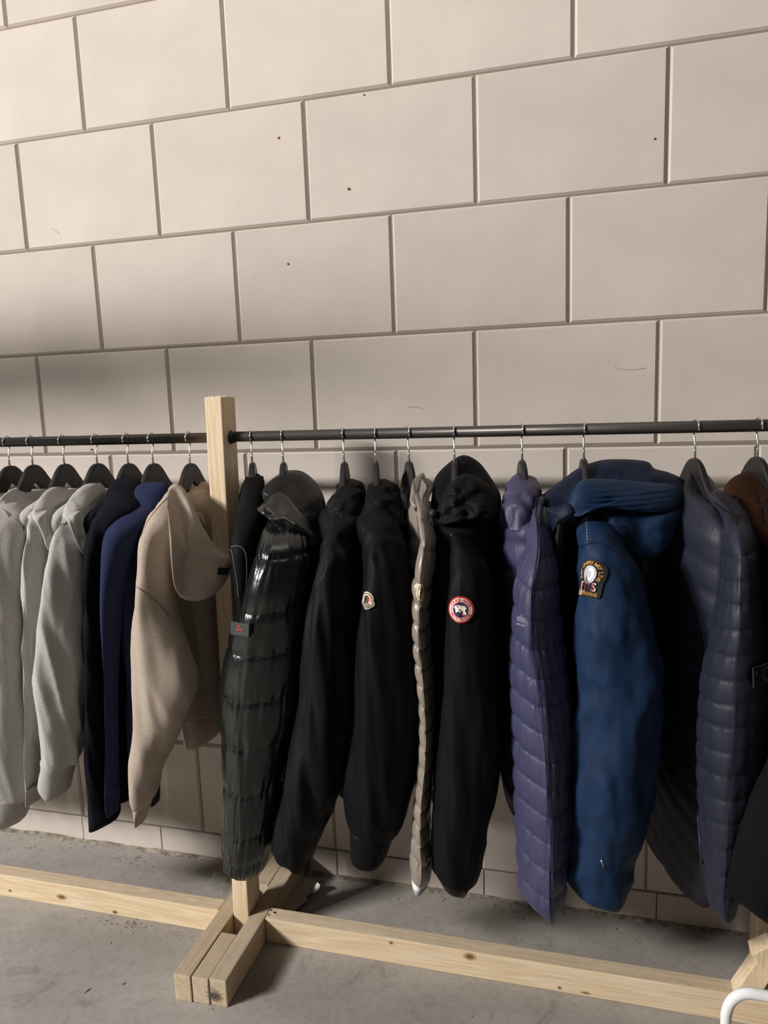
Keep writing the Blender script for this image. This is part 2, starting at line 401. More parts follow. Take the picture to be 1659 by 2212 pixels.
# ------------------------------------------------------------------ hangers
def hanger_meshes():
    us = [0, .006, .012, .02, .03, .04, .052, .07, .10, .15, .19, .205, .212]
    zt = [0, -.0003, -.0012, -.0035, -.009, -.017, -.030, -.049, -.072, -.097, -.115, -.124, -.133]
    zb = [-.046, -.049, -.054, -.061, -.070, -.079, -.088, -.098, -.110, -.127, -.142, -.146, -.143]
    U = [-u for u in us[::-1][:-1]] + us; T = zt[::-1][:-1] + zt; B = zb[::-1][:-1] + zb
    U = [u*0.88 for u in U]; th = 0.0065; V = []; F = []
    for u, t, b_ in zip(U, T, B):
        w = th*(1.0 + 0.5*min(1, abs(u)/0.2))
        k = 0.003
        V += [(-w, -u, b_+k), (-w, -u, t-k), (-w+.002, -u, t), (w-.002, -u, t), (w, -u, t-k), (w, -u, b_+k), (w-.002, -u, b_), (-w+.002, -u, b_)]
    n = len(U)
    for i in range(n-1):
        for q in range(8): F.append([i*8+q, i*8+(q+1) % 8, (i+1)*8+(q+1) % 8, (i+1)*8+q])
    F.append(list(range(8))); F.append(list(range((n-1)*8, n*8))[::-1])
    return V, F
HV, HF = hanger_meshes()
def hanger(X, phi, label, ztop, lean=0.0):
    root = empty('clothes_hanger', (X, RY, ztop), label, 'hanger', 'black hangers on the pipe rail')
    if 'arms' not in _hm:
        o = build('arms', HV, HF, M['hanger'], None, True, Vector((0, 0, 0))); fixn(o); _hm['arms'] = o.data
        md = o.data
        for p in md.polygons: p.use_smooth = abs(p.normal.x) < 0.9
    else:
        o = bpy.data.objects.new('arms', _hm['arms']); col.objects.link(o)
    o.parent = root; o.location = (0, 0, 0)
    h = RZ - ztop; r = RR + 0.0032
    pts = [(0, 0, -0.004), (0, 0, 0.012), (0, 0, h*0.42)] + [(0, r*math.cos(a), h+r*math.sin(a)) for a in [math.radians(d) for d in (-62, -35, -5, 25, 55, 90, 125, 155, 185, 205)]]
    P = spline(pts, 6)
    # local y axis = away from the camera
    V, F = tube_vf([tuple(p) for p in P], 0.0019, 8)
    key = ('hook', round(h, 3))
    if key not in _hm:
        k = build('hook', V, F, M['chrome'], None, True, Vector((0, 0, 0))); _hm[key] = k.data
        V, F = tube_vf([(0, 0, -0.003), (0, 0, 0.004), (0, 0, 0.016), (0, 0, 0.022)], [0.0030, 0.0030, 0.0026, 0.0018], 10)
        f_ = build('ferrule', V, F, M['chrome'], None, True, Vector((0, 0, 0))); _hm[('f', round(h, 3))] = f_.data
    else:
        k = bpy.data.objects.new('hook', _hm[key]); col.objects.link(k)
        f_ = bpy.data.objects.new('ferrule', _hm[('f', round(h, 3))]); col.objects.link(f_)
    k.parent = root; k.location = (0, 0, 0); f_.parent = k; f_.location = (0, 0, 0)
    root.rotation_euler = (0, 0, math.radians(phi))
    return root
_hm = {}
HG = [  # px of the shaft, yaw, px y of the hanger top, label tail
 (21, 0, 1006, 'at the far left edge over pale grey hoodie'), (71, 2, 1004, 'second from the left, in a grey hoodie'),
 (139, 2, 1002, 'third from the left, in a pale grey hoodie'), (210, 0, 1001, 'fourth from the left, in the hoodie beside dark sweater'),
 (277, 0, 1001, 'holding the blackish navy sweater'), (331, 0, 1001, 'holding the navy fleece'),
 (411, 2, 1001, 'in the beige hoodie next to the post'), (545, 20, 999, 'holding the black vest beside the post'),
 (612, 17, 999, 'inside the glossy dark green puffer'), (743.5, 12, 998, 'in the plain black shell jacket'),
 (812, 16, 997, 'edge-on, in the black jacket with round white badge'), (883.6, 22, 996, 'in the taupe puffer'),
 (982, 9, 996, 'in the hooded black parka with red badge'), (1128, 12, 994, 'in the violet-navy puffer'),
 (1261, 6, 991, 'in the bright blue parka'), (1501, 17, 990, 'in the open slate-navy quilted jacket'), (1636, 17, 987, 'in the brown-collared coat')]
HX = []; HANGERS = []
for (px, ph, py, lb) in HG:
    p = at(px, py, RY); HX.append(p[0]); HANGERS.append(None); HANGERS[-1] = hanger(p[0], ph, 'black contoured hanger with chrome hook ' + lb, p[2])

# ------------------------------------------------------------------ garment tools
def catmull_cols(spec, ys):
    S = np.array(spec, float); y = S[:, 0]; out = np.zeros((len(ys), S.shape[1])); out[:, 0] = ys
    n = len(y); m = np.zeros_like(S)
    for i in range(n):
        a, b_ = max(i-1, 0), min(i+1, n-1); m[i] = (S[b_]-S[a])/(y[b_]-y[a])
    for k, q in enumerate(ys):
        i = int(np.clip(np.searchsorted(y, q)-1, 0, n-2)); h = y[i+1]-y[i]; t = (q-y[i])/h
        out[k, 1:] = ((2*t**3-3*t*t+1)*S[i]+(t**3-2*t*t+t)*h*m[i]+(-2*t**3+3*t*t)*S[i+1]+(t**3-t*t)*h*m[i+1])[1:]
    return out
def lobe(q, seams, lp=0.33):
    """0 at a seam, 1 in the middle of a quilted chamber"""
    i = int(np.searchsorted(seams, q))
    if i == 0: a, b_ = seams[0]-60, seams[0]; 
    elif i == len(seams): a, b_ = seams[-1], seams[-1]+60
    else: a, b_ = seams[i-1], seams[i]
    t = min(max((q-a)/(b_-a), 0), 1)
    return (math.sin(PI*t))**lp, min(q-a, b_-q)
def loft_px(name, spec, mat, parent, n=2.0, M_=56, step=6.0, seams=None, puff=0.010, slant=(0, 0), gather=0.0, fold=0.0,
            fsc=(9, 9, 2.2), seed=0, tiltb=0.0, tiltt=0.0, cap=True, hollow=0.0, gf=26, crease=0.0, csc=(34, 34, 2.0)):
    """a hanging tube whose outline is given row by row: (y, xl, xr, ridge fraction, depth Y, half depth)"""
    y0, y1 = spec[0][0], spec[-1][0]
    K = max(8, int((y1-y0)/step)); ys = np.linspace(y0, y1, K+1)
    S = catmull_cols(spec, ys)
    th = np.linspace(0, 2*PI, M_, endpoint=False); c, s = np.cos(th), np.sin(th)
    cx = np.sign(c)*np.abs(c)**(2/n); sy = np.sign(s)*np.abs(s)**(2/n)
    V = []; rings = []
    for k in range(K+1):
        q, xl, xr, m, Yc, b_ = S[k, :6]; m = min(max(m, .15), .85); b_ = max(b_, 0.004)
        xc = at((xl+xr)/2, q, Yc)[0]; z0 = at((xl+xr)/2, q, Yc)[2]; a = max(abs(at(xr, q, Yc)[0]-at(xl, q, Yc)[0])/2, .004)
        for it in range(5):
            X = xc + (2*m-1)*a + np.where(cx > 0, 2*(1-m)*a, 2*m*a)*cx; Y = Yc + b_*sy
            px, py = proj(np.stack([X, Y, np.full_like(X, z0)], 1))
            w = px.max()-px.min(); sc = w/max(2*a, 1e-6) if a > .006 else FPX/1.6
            xc += ((xl+xr)/2-(px.max()+px.min())/2)/(FPX/1.6)
            a = max(0.006, a + (xr-xl-w)/2/(FPX/1.6))
            z0 += ((py.max()+py.min())/2-q)/(FPX/1.55)
        X = xc + (2*m-1)*a + np.where(cx > 0, 2*(1-m)*a, 2*m*a)*cx; Y = Yc + b_*sy
        f = k/K
        dz = -(tiltt*(1-f)**6 + tiltb*f**6)/1000.0*cx
        P = np.stack([X, Y, z0+dz], 1)
        nx, ny = cx/max(a, .01), sy/max(b_, .01); nl = np.hypot(nx, ny)+1e-9; nx /= nl; ny /= nl
        for j in range(M_):
            d = 0.0
            if seams is not None:
                qe = q + (slant[0] if cx[j] < 0 else slant[1])*(cx[j]) - 0
                L, dist = lobe(qe, seams)
                sc_ = min(1.0, a/0.028)*min(1.0, b_/0.045)*min(1.0, (1-f)/0.07)
                d -= puff*(1-L)*sc_
                if gather:
                    d += sc_*gather*(0.12+0.88*math.exp(-dist/16.0))*nz(th[j]*gf/6.28+seed, q*0.012, seed*1.7) * (0.4+0.6*L)
            if fold:
                d += fold*fbm(P[j, 0]*fsc[0]+seed, P[j, 1]*fsc[1], P[j, 2]*fsc[2])
            if crease:
                e = nz(P[j, 0]*csc[0]+seed*3.1+P[j, 2]*3, P[j, 1]*csc[1], P[j, 2]*csc[2]+seed)
                d += crease*(0.5-2.0*abs(e))
            P[j, 0] += d*nx[j]; P[j, 1] += d*ny[j]
        rings.append(P)
    V = np.concatenate(rings); F = []
    for k in range(K):
        for j in range(M_):
            j2 = (j+1) % M_; F.append([k*M_+j, k*M_+j2, (k+1)*M_+j2, (k+1)*M_+j])
    if cap:
        V = V.tolist(); i0 = len(V)
        V.append(rings[0].mean(0).tolist())
        for j in range(M_): F.append([i0, (j+1) % M_, j])
        last = rings[-1]
        if hollow:      # an open cuff: wall turned in and up
            cen = last.mean(0); inn = cen + (last-cen)*0.86; i1 = len(V); V += inn.tolist()
            up = inn.copy(); up[:, 2] += hollow; up = cen+np.array([0, 0, hollow])+(last-cen)*0.7; i2 = len(V); V += up.tolist(); i3 = len(V); V.append((cen+np.array([0, 0, hollow])).tolist())
            b0 = K*M_
            for j in range(M_):
                j2 = (j+1) % M_
                F += [[b0+j, b0+j2, i1+j2, i1+j], [i1+j, i1+j2, i2+j2, i2+j], [i2+j, i2+j2, i3]]
        else:
            i1 = len(V); V.append((last.mean(0)).tolist())
            for j in range(M_): F.append([i1, K*M_+j, K*M_+(j+1) % M_])
    o = build(name, V, F, mat, parent); fixn(o); return o
def blob(name, pts, center, mat, parent, Tn=0.04, Tf=0.03, R=14, M_=72, fold=0.0, fsc=16, seed=0, bulge=(0, -1, 0), pw=0.5, rib=None):
    """a soft cushion-like form (hood, collar): closed outline of (px, py, Y) round a centre, swelling to both sides"""
    O = np.array([at(*p) for p in pts]); O = spline(O, max(3, int(M_/len(pts))), closed=True); m = len(O)
    C_ = at(*center); bv = np.array(bulge, float); bv /= np.linalg.norm(bv)
    V = []; F = []
    def P(s, j, sg):
        b_ = C_ + s*(O[j]-C_); t = (max(0, 1-s**2.2))**pw
        p = b_ + bv*(Tn*t if sg > 0 else -Tf*t)
        if fold:
            p = p + bv*sg*fold*fbm(b_[0]*fsc+seed, b_[1]*fsc*0.6, b_[2]*fsc)*min(1, 3*(1-s)+.15)
        if rib and sg > 0: p = p + bv*rib[0]*math.sin(b_[2]*2*PI/rib[1])*min(1, 4*(1-s))
        return p
    V.append(P(0, 0, 1))
    for r in range(1, R+1):
        for j in range(m): V.append(P(r/R, j, 1))
    for r in range(R-1, 0, -1):
        for j in range(m): V.append(P(r/R, j, -1))
    V.append(P(0, 0, -1)); nr = 2*R-1
    for j in range(m): F.append([0, 1+j, 1+(j+1) % m])
    for r in range(nr-1):
        for j in range(m):
            j2 = (j+1) % m; F.append([1+r*m+j, 1+(r+1)*m+j, 1+(r+1)*m+j2, 1+r*m+j2])
    e = len(V)-1
    for j in range(m): F.append([e, 1+(nr-1)*m+(j+1) % m, 1+(nr-1)*m+j])
    o = build(name, V, F, mat, parent); fixn(o); return o
def body_loft(name, X, phi, lev, mat, parent, n=2.5, M_=48, seams=None, puff=0.008, fold=0.0, seed=0, chevron=0.0, gather=0.0):
    """torso: levels of (z, u far, u near, v centre, half thickness) in the hanger's own plane"""
    ph = math.radians(phi); un = np.array([math.sin(ph), -math.cos(ph)]); vn = np.array([math.cos(ph), math.sin(ph)])
    L = sorted(lev, key=lambda r: -r[0]); S = [(-r[0],)+tuple(r[1:]) for r in L]
    K = max(10, int((L[0][0]-L[-1][0])/0.008)); ys = np.linspace(S[0][0], S[-1][0], K+1); S = catmull_cols(S, ys)
    th = np.linspace(0, 2*PI, M_, endpoint=False); c, s = np.cos(th), np.sin(th)
    cx = np.sign(c)*np.abs(c)**(2/n); sy = np.sign(s)*np.abs(s)**(2/n)
    V = []; F = []
    for k in range(K+1):
        z, u0, u1, vc, t = -S[k, 0], *S[k, 1:5]; uc, uh = (u0+u1)/2, (u1-u0)/2
        for j in range(M_):
            d = 0
            if seams is not None:
                Lb, ds = lobe((2.0-z)*1000 - chevron*cx[j]*60, [(2.0-q)*1000 for q in seams]); d -= puff*(1-Lb)
                if gather: d += gather*math.exp(-ds/12)*nz(th[j]*7, z*9, seed)
            if fold: d += fold*fbm(cx[j]*uh*14+seed, z*3, sy[j])
            tt = max(0.004, t+d); u = uc+(uh+d*.6)*cx[j]; v = vc+tt*sy[j]
            Y = RY+u*un[1]+v*vn[1]; Xp = X+u*un[0]+v*vn[0]
            V.append((Xp, min(Y, -0.012-0.02*max(0, 1-abs(cx[j]))), z))
    for k in range(K):
        for j in range(M_):
            j2 = (j+1) % M_; F.append([k*M_+j, k*M_+j2, (k+1)*M_+j2, (k+1)*M_+j])
    i0 = len(V); V.append(tuple(np.mean(V[:M_], axis=0))); V.append(tuple(np.mean(V[K*M_:(K+1)*M_], axis=0)))
    for j in range(M_):
        F.append([i0, (j+1) % M_, j]); F.append([i0+1, K*M_+j, K*M_+(j+1) % M_])
    o = build(name, V, F, mat, parent); fixn(o); return o
def far_sleeve(X, phi, zt, zb, r, mat, parent):
    """the sleeve on the wall side"""
    ph = math.radians(phi); un = (math.sin(ph), -math.cos(ph))
    pts = []; rad = []
    for i in range(9):
        f = i/8; u = -0.155-0.03*math.sin(f*PI); pts.append((X+un[0]*u+0.02*f, min(RY+un[1]*u, -0.05), zt+(zb-zt)*f)); rad.append(r*(0.55+0.6*min(f*3, 1)-0.45*f))
    V, F = tube_vf(pts, rad, 16)
    V = [(x, min(-0.008, y), z) for x, y, z in V]
    o = build('sleeve', V, F, mat, parent); fixn(o); return o
def shoulders(zs, un=0.20, uf=0.19, t=0.035, zb=0.55, un_b=None, vc=0.0, tb=None, neck=0.0):
    """standard torso levels on a hanger whose top is at zs"""
    un_b = un if un_b is None else un_b; tb = tb or t
    if t >= 0.05: neck = 0.02
    return [(zs-0.068-neck, -0.062, 0.062, vc, 0.022), (zs-0.080-neck*.9, -0.105, 0.105, vc, t*.8), (zs-0.098-neck*.5, -0.155, 0.155, vc, t), (zs-0.122, -uf*.97, un*.98, vc, t*1.1), (zs-0.16, -uf, un, vc, t*1.12),
            (zs-0.27, -uf, un, vc, t*1.15), ((zs+zb)/2-0.1, -uf, (un+un_b)/2, vc, (t+tb)/2), (zb+0.06, -uf, un_b, vc, tb), (zb, -uf+.01, un_b-.01, vc, tb*.9)]
def garment(name, i, label, cat, group=None):
    p = at(HG[i][0], HG[i][2], RY)
    return empty(name, (p[0], RY, p[2]-0.15), label, cat, group), p[0], HG[i][1], p[2]
# letters, badges: wrapped onto the cloth below them
_tc = {}
def glyph(ch):
    if ch not in _tc:
        cu = bpy.data.curves.new('glyph', 'FONT'); cu.body = ch; cu.size = 1.0; cu.align_x = 'CENTER'; cu.fill_mode = 'FRONT' if hasattr(cu, 'fill_mode') else cu.fill_mode
        cu.resolution_u = 2; cu.offset = 0.014
        ob = bpy.data.objects.new('glyph', cu); col.objects.link(ob); bpy.context.view_layer.update()
        me = ob.to_mesh(); _tc[ch] = ([tuple(v.co[:2]) for v in me.vertices], [list(p.vertices) for p in me.polygons], max([v.co.x for v in me.vertices] or [0])-min([v.co.x for v in me.vertices] or [0]))
        ob.to_mesh_clear(); bpy.data.objects.remove(ob); bpy.data.curves.remove(cu)
    return _tc[ch]
def text_flat(s, h, x0, y0, width=None, sp=0.08):
    """letters of cap height h centred on x0; returns flat verts/faces"""
    adv = []; 
    for ch in s: adv.append(0.35 if ch == ' ' else glyph(ch)[2]+sp)
    tot = sum(adv); k = h/0.69; kx = (width/tot) if width else k
    V = []; F = []; x = -tot/2
    for ch, a in zip(s, adv):
        if ch != ' ':
            gv, gf, gw = glyph(ch); b_ = len(V)
            V += [(x0+(x+a/2+vx)*kx, y0+vy*k) for vx, vy in gv]; F += [[b_+i for i in f] for f in gf]
        x += a
    return V, F
def text_arc(s, h, r, a0, a1, inward=False):
    """letters along a circle, from angle a0 to a1 (degrees, 90 = top)"""
    n = len(s); V = []; F = []; k = h/0.69
    for i, ch in enumerate(s):
        if ch == ' ': continue
        a = math.radians(a0+(a1-a0)*(i+0.5)/n); gv, gf, gw = glyph(ch); b_ = len(V)
        for vx, vy in gv:
            if not inward: rr = r+vy*k; aa = a-vx*k/r
            else: rr = r-vy*k; aa = a+vx*k/r
            V.append((rr*math.cos(aa), rr*math.sin(aa)))
        F += [[b_+i_ for i_ in f] for f in gf]
    return V, F
def disc(rx, ry, seg=40, rings=5, shape=None, cx=0, cy=0):
    V = [(cx, cy)]; F = []
    for r in range(1, rings+1):
        for j in range(seg):
            a = 2*PI*j/seg; k = shape(a) if shape else 1.0
            V.append((cx+rx*k*r/rings*math.cos(a), cy+ry*k*r/rings*math.sin(a)))
    for j in range(seg): F.append([0, 1+j, 1+(j+1) % seg])
    for r in range(rings-1):
        for j in range(seg):
            j2 = (j+1) % seg; F.append([1+r*seg+j, 1+(r+1)*seg+j, 1+(r+1)*seg+j2, 1+r*seg+j2])
    return V, F
def annulus(r0, r1, seg=48):
    V = []; F = []
    for j in range(seg):
        a = 2*PI*j/seg; V += [(r0*math.cos(a), r0*math.sin(a)), (r1*math.cos(a), r1*math.sin(a))]
    for j in range(seg): j2 = (j+1) % seg; F.append([2*j, 2*j+1, 2*j2+1, 2*j2])
    return V, F
class Badge:
    """flat artwork laid on the sleeve along its own surface normal"""
    def __init__(self, sleeve, px, py, rot=0.0, lift=0.0):
        me = sleeve.data; off = np.array(wloc(sleeve))
        self.bvh = BVHTree.FromPolygons([tuple(np.array(v.co)+off) for v in me.vertices], [list(p.vertices) for p in me.polygons])
        d = Vector(ray(px, py)).normalized(); self.bad = False
        hit, nrm, _, _ = self.bvh.ray_cast(Vector(CC), d)
        if hit is None: hit = Vector(at(px, py, -0.5)); nrm = Vector((0, -1, 0)); print('BADGE MISS', px, py)
        # average normal over a patch
        acc = Vector((0, 0, 0))
        for dx in (-14, 0, 14):
            for dy in (-14, 0, 14):
                h2, n2, _, _ = self.bvh.ray_cast(Vector(CC), Vector(ray(px+dx, py+dy)).normalized())
                if h2 is not None: acc += n2 if n2.dot(d) < 0 else -n2
        nrm = acc.normalized() if acc.length > 0 else Vector((0, -1, 0))
        self.n = nrm; self.p = hit; up = Vector((0, 0, 1)); r_ = up.cross(nrm).normalized(); u = nrm.cross(r_).normalized()
        ca, sa = math.cos(math.radians(rot)), math.sin(math.radians(rot)); self.r = r_*ca+u*sa; self.u = u*ca-r_*sa
    def put(self, name, VF, h, mat, parent, thick=0.0, conf=0.85):
        V2, F = VF; V = []; last = 0.0
        for x, y in V2:
            q = self.p+self.r*x+self.u*y
            hit, n2, _, dd = self.bvh.ray_cast(q+self.n*0.06, -self.n)
            if hit is not None: last = (hit-q).dot(self.n)
            V.append(tuple(q+self.n*(last*conf+h)))
        F = [list(f) for f in F]; nb = len(V)
        if thick:
            V += [tuple(Vector(v)-self.n*thick) for v in V]
            from collections import Counter
            ed = Counter()
            for f in F:
                for a, b_ in zip(f, f[1:]+f[:1]): ed[(min(a, b_), max(a, b_))] += 1
            side = []
            for f in F:
                for a, b_ in zip(f, f[1:]+f[:1]):
                    if ed[(min(a, b_), max(a, b_))] == 1: side.append([a, b_, b_+nb, a+nb])
            F = F+side
        return build(name, V, F, mat, parent, smooth=False)

# ------------------------------------------------------------------ fabrics
GREY = lambda n, k, w: m_cloth(n, (0.30*k*w[0], 0.30*k*w[1], 0.30*k*w[2]), (0.46*k*w[0], 0.46*k*w[1], 0.46*k*w[2]), 240, 0.95, 0.25, (1, 1, 3.2), 0.3)
M['grey_a'] = GREY('grey_melange', 1.0, (1.0, 0.968, 0.92)); M['grey_b'] = GREY('grey_melange_b', 0.95, (1.0, 0.96, 0.90)); M['grey_c'] = GREY('grey_melange_c', 1.02, (1.0, 0.965, 0.915))
M['ink'] = m_cloth('ink_navy_knit', (0.0012, 0.0014, 0.004), (0.0025, 0.003, 0.008), 300, 0.95, 0.05)
M['fleece'] = m_cloth('navy_fleece', (0.011, 0.014, 0.040), (0.022, 0.028, 0.074), 380, 0.98, 0.25)
M['beige'] = m_cloth('beige_wool', (0.31, 0.255, 0.205), (0.43, 0.36, 0.295), 420, 0.98, 0.3)
M['vest'] = m_nylon('black_softshell', (0.0022, 0.0022, 0.0026), 0.7, 0.12, 0.1)
M['green'] = m_nylon('glossy_bottle_green_nylon', (0.0022, 0.0042, 0.0042), 0.25, 0.5, 0.4, 0.15, 20)
M['black_gloss'] = m_nylon('black_lining_nylon', (0.0022, 0.0022, 0.0022), 0.38, 0.4, 0.6)
M['shell'] = m_nylon('black_shell', (0.0042, 0.0042, 0.0052), 0.62, 0.14, 0.22, 0, 12)
M['shell_b'] = m_nylon('blue_black_shell', (0.0026, 0.0028, 0.0044), 0.62, 0.11, 0.2, 0, 12)
M['taupe'] = m_nylon('taupe_nylon', (0.235, 0.200, 0.168), 0.34, 0.6, 0.45, 0.1, 40, (1, 1, 0.3))
M['parka'] = m_nylon('black_arctic_shell', (0.0036, 0.0036, 0.0040), 0.65, 0.12, 0.2, 0, 12)
M['violet'] = m_nylon('violet_navy_nylon', (0.040, 0.040, 0.090), 0.52, 0.4, 0.45, 0, 34, (1, 1, 0.3))
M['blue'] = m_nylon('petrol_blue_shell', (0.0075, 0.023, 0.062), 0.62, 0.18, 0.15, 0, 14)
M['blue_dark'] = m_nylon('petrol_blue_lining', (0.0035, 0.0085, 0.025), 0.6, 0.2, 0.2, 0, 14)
M['slate'] = m_nylon('slate_navy_nylon', (0.014, 0.0165, 0.029), 0.5, 0.28, 0.25, 0, 34, (1, 1, 0.4))
M['brown'] = m_cloth('brown_corduroy', (0.018, 0.0065, 0.0025), (0.036, 0.014, 0.006), 300, 0.95, 0.15)
M['charcoal'] = m_cloth('charcoal_wool', (0.0022, 0.0022, 0.0028), (0.0048, 0.0048, 0.006), 300, 0.95, 0.0)
M['white_label'] = m_plain('white_label', (0.72, 0.69, 0.62), 0.8)
M['grey_piping'] = m_plain('grey_piping', (0.10, 0.10, 0.11), 0.6)
M['black_label'] = m_plain('black_label', (0.010, 0.010, 0.010), 0.5)
M['thread_red'] = m_plain('red_thread', (0.50, 0.025, 0.025), 0.8); M['thread_white'] = m_plain('white_thread', (0.78, 0.74, 0.66), 0.85)
M['thread_navy'] = m_plain('navy_thread', (0.020, 0.016, 0.07), 0.85); M['thread_black'] = m_plain('black_thread', (0.005, 0.005, 0.006), 0.85)
M['thread_gold'] = m_plain('gold_thread', (0.52, 0.26, 0.05), 0.8); M['thread_silver'] = m_plain('silver_thread', (0.42, 0.45, 0.50), 0.5)
M['thread_cream'] = m_plain('cream_thread', (0.66, 0.58, 0.42), 0.85); M['thread_pink'] = m_plain('pink_thread', (0.62, 0.40, 0.40), 0.85)
M['thread_wine'] = m_plain('wine_thread', (0.16, 0.018, 0.035), 0.85); M['thread_tan'] = m_plain('tan_thread', (0.36, 0.25, 0.12), 0.85)
M['print_grey'] = m_plain('grey_print', (0.30, 0.31, 0.40), 0.6)

Z_ = lambda rows, n=6: [tuple(r) for r in rows]
# ---- pale grey hoodies at the left ---------------------------------------------------------
HGRP = 'pale grey hoodies on the left rail'
g, X, ph, zs = garment('hoodie', 0, 'pale grey hoodie cut off by the left picture edge, leftmost garment', 'hoodie', HGRP)
body_loft('body', X, ph, shoulders(zs, 0.19, 0.17, 0.032, 0.60), M['grey_a'], g, fold=0.008, seed=1)
loft_px('sleeve', [(1070, -95, -35, .5, -.38, .03), (1130, -130, -45, .5, -.45, .05), (1250, -150, -55, .5, -.475, .055), (1500, -150, -60, .5, -.475, .055), (1700, -145, -62, .5, -.475, .05), (1770, -140, -70, .5, -.475, .045)], M['grey_a'], g, M_=32, step=14, fold=0.008, seed=2)
far_sleeve(X, ph, zs-0.1, 0.5, 0.05, M['grey_a'], g)
blob('hood', [(-60, 1090, -0.410), (-40, 1068, -0.390), (-12, 1056, -0.330), (8, 1060, -0.290), (14, 1078, -0.290), (2, 1110, -0.330), (-14, 1150, -0.390), (-35, 1160, -0.430)], (-22, 1098, -0.360), M['grey_a'], g, 0.03, 0.03, bulge=(.5, -1, 0.15), fold=0.008, seed=3)

g, X, ph, zs = garment('hoodie', 1, 'pale grey melange hoodie whose long ribbed cuff hangs lowest at the left edge', 'hoodie', HGRP)
body_loft('body', X, ph, shoulders(zs, 0.19, 0.17, 0.030, 0.62), M['grey_b'], g, fold=0.008, seed=4)
loft_px('sleeve', [(1085, -20, 38, .5, -.40, .03), (1130, -60, 52, .5, -.45, .05), (1200, -80, 58, .6, -.47, .06), (1320, -85, 56, .65, -.475, .06), (1450, -84, 55, .65, -.475, .06), (1600, -80, 60, .65, -.475, .055), (1722, -76, 63, .65, -.475, .05)], M['grey_b'], g, n=1.7, fold=0.008, seed=5, crease=0.005)
c_ = loft_px('cuff', [(1712, -74, 61, .65, -.475, .048), (1728, -75, 63, .65, -.475, .050), (1748, -75, 62, .65, -.475, .05), (1770, -74, 50, .65, -.475, .05), (1782, -70, 20, .6, -.475, .045)], M['grey_b'], g, n=1.8, fold=0.003, seed=6, hollow=0.02)
far_sleeve(X, ph, zs-0.1, 0.5, 0.05, M['grey_b'], g)
blob('hood', [(-8, 1090, -0.430), (4, 1072, -0.410), (28, 1056, -0.350), (48, 1054, -0.310), (68, 1068, -0.290), (80, 1090, -0.310), (68, 1120, -0.370), (58, 1160, -0.430), (50, 1180, -0.460), (34, 1150, -0.460), (14, 1112, -0.450)], (38, 1102, -0.390), M['grey_b'], g, 0.03, 0.03, bulge=(.5, -1, 0.15), fold=0.010, seed=7)

g, X, ph, zs = garment('hoodie', 2, 'grey melange hoodie squeezed between two other pale grey hoodies', 'hoodie', HGRP)
body_loft('body', X, ph, shoulders(zs, 0.19, 0.17, 0.030, 0.62), M['grey_c'], g, fold=0.008, seed=8)
loft_px('sleeve', [(1098, 66, 112, .5, -.38, .03), (1130, 60, 112, .5, -.43, .04), (1180, 50, 110, .5, -.455, .045), (1250, 45, 106, .5, -.465, .045), (1400, 43, 102, .5, -.47, .045), (1560, 49, 104, .5, -.47, .045), (1660, 58, 104, .5, -.475, .05), (1700, 61, 100, .5, -.475, .045)], M['grey_c'], g, n=1.7, fold=0.008, seed=9, crease=0.005)
loft_px('cuff', [(1690, 60, 102, .5, -.475, .042), (1705, 62, 98, .5, -.475, .042), (1727, 66, 92, .5, -.475, .040)], M['grey_c'], g, fold=0.003, seed=10, hollow=0.02)
far_sleeve(X, ph, zs-0.1, 0.5, 0.05, M['grey_c'], g); H2 = g
blob('hood', [(69, 1114, -0.450), (76, 1092, -0.430), (95, 1064, -0.370), (118, 1051, -0.320), (142, 1054, -0.290), (160, 1068, -0.290), (144, 1095, -0.330), (130, 1130, -0.390), (117, 1168, -0.450), (105, 1190, -0.470), (94, 1162, -0.470), (80, 1132, -0.470)], (112, 1100, -0.400), M['grey_c'], g, 0.035, 0.03, bulge=(.5, -1, 0.15), fold=0.011, seed=11)

g, X, ph, zs = garment('hoodie', 3, 'light grey hoodie with deeply creased sleeve, right beside the ink navy sweater', 'hoodie', HGRP)
body_loft('body', X, ph, shoulders(zs, 0.19, 0.17, 0.030, 0.62), M['grey_a'], g, fold=0.008, seed=12)
loft_px('sleeve', [(1098, 132, 172, .5, -.38, .03), (1130, 126, 180, .5, -.43, .045), (1180, 110, 186, .5, -.46, .055), (1260, 92, 184, .45, -.475, .06), (1330, 85, 184, .42, -.48, .06), (1450, 77, 185, .4, -.48, .06), (1560, 85, 182, .42, -.48, .055), (1630, 89, 175, .45, -.48, .05), (1645, 89, 170, .45, -.48, .048)], M['grey_a'], g, n=1.7, fold=0.012, fsc=(14, 14, 3.0), seed=13, crease=0.009, csc=(24, 24, 3), step=5, M_=72)
loft_px('cuff', [(1636, 88, 168, .45, -.48, .046), (1650, 89, 166, .45, -.48, .048), (1672, 85, 160, .45, -.48, .046), (1695, 84, 155, .5, -.48, .045), (1712, 96, 152, .5, -.48, .042)], M['grey_a'], g, fold=0.005, seed=14, hollow=0.02)
far_sleeve(X, ph, zs-0.1, 0.5, 0.05, M['grey_a'], g)
blob('hood', [(136, 1112, -0.450), (142, 1090, -0.430), (163, 1062, -0.370), (188, 1045, -0.320), (212, 1044, -0.290), (228, 1058, -0.280), (214, 1090, -0.330), (200, 1130, -0.390), (192, 1172, -0.450), (180, 1198, -0.470), (165, 1172, -0.480), (148, 1132, -0.480)], (183, 1102, -0.400), M['grey_a'], g, 0.038, 0.03, bulge=(.5, -1, 0.15), fold=0.013, seed=15)

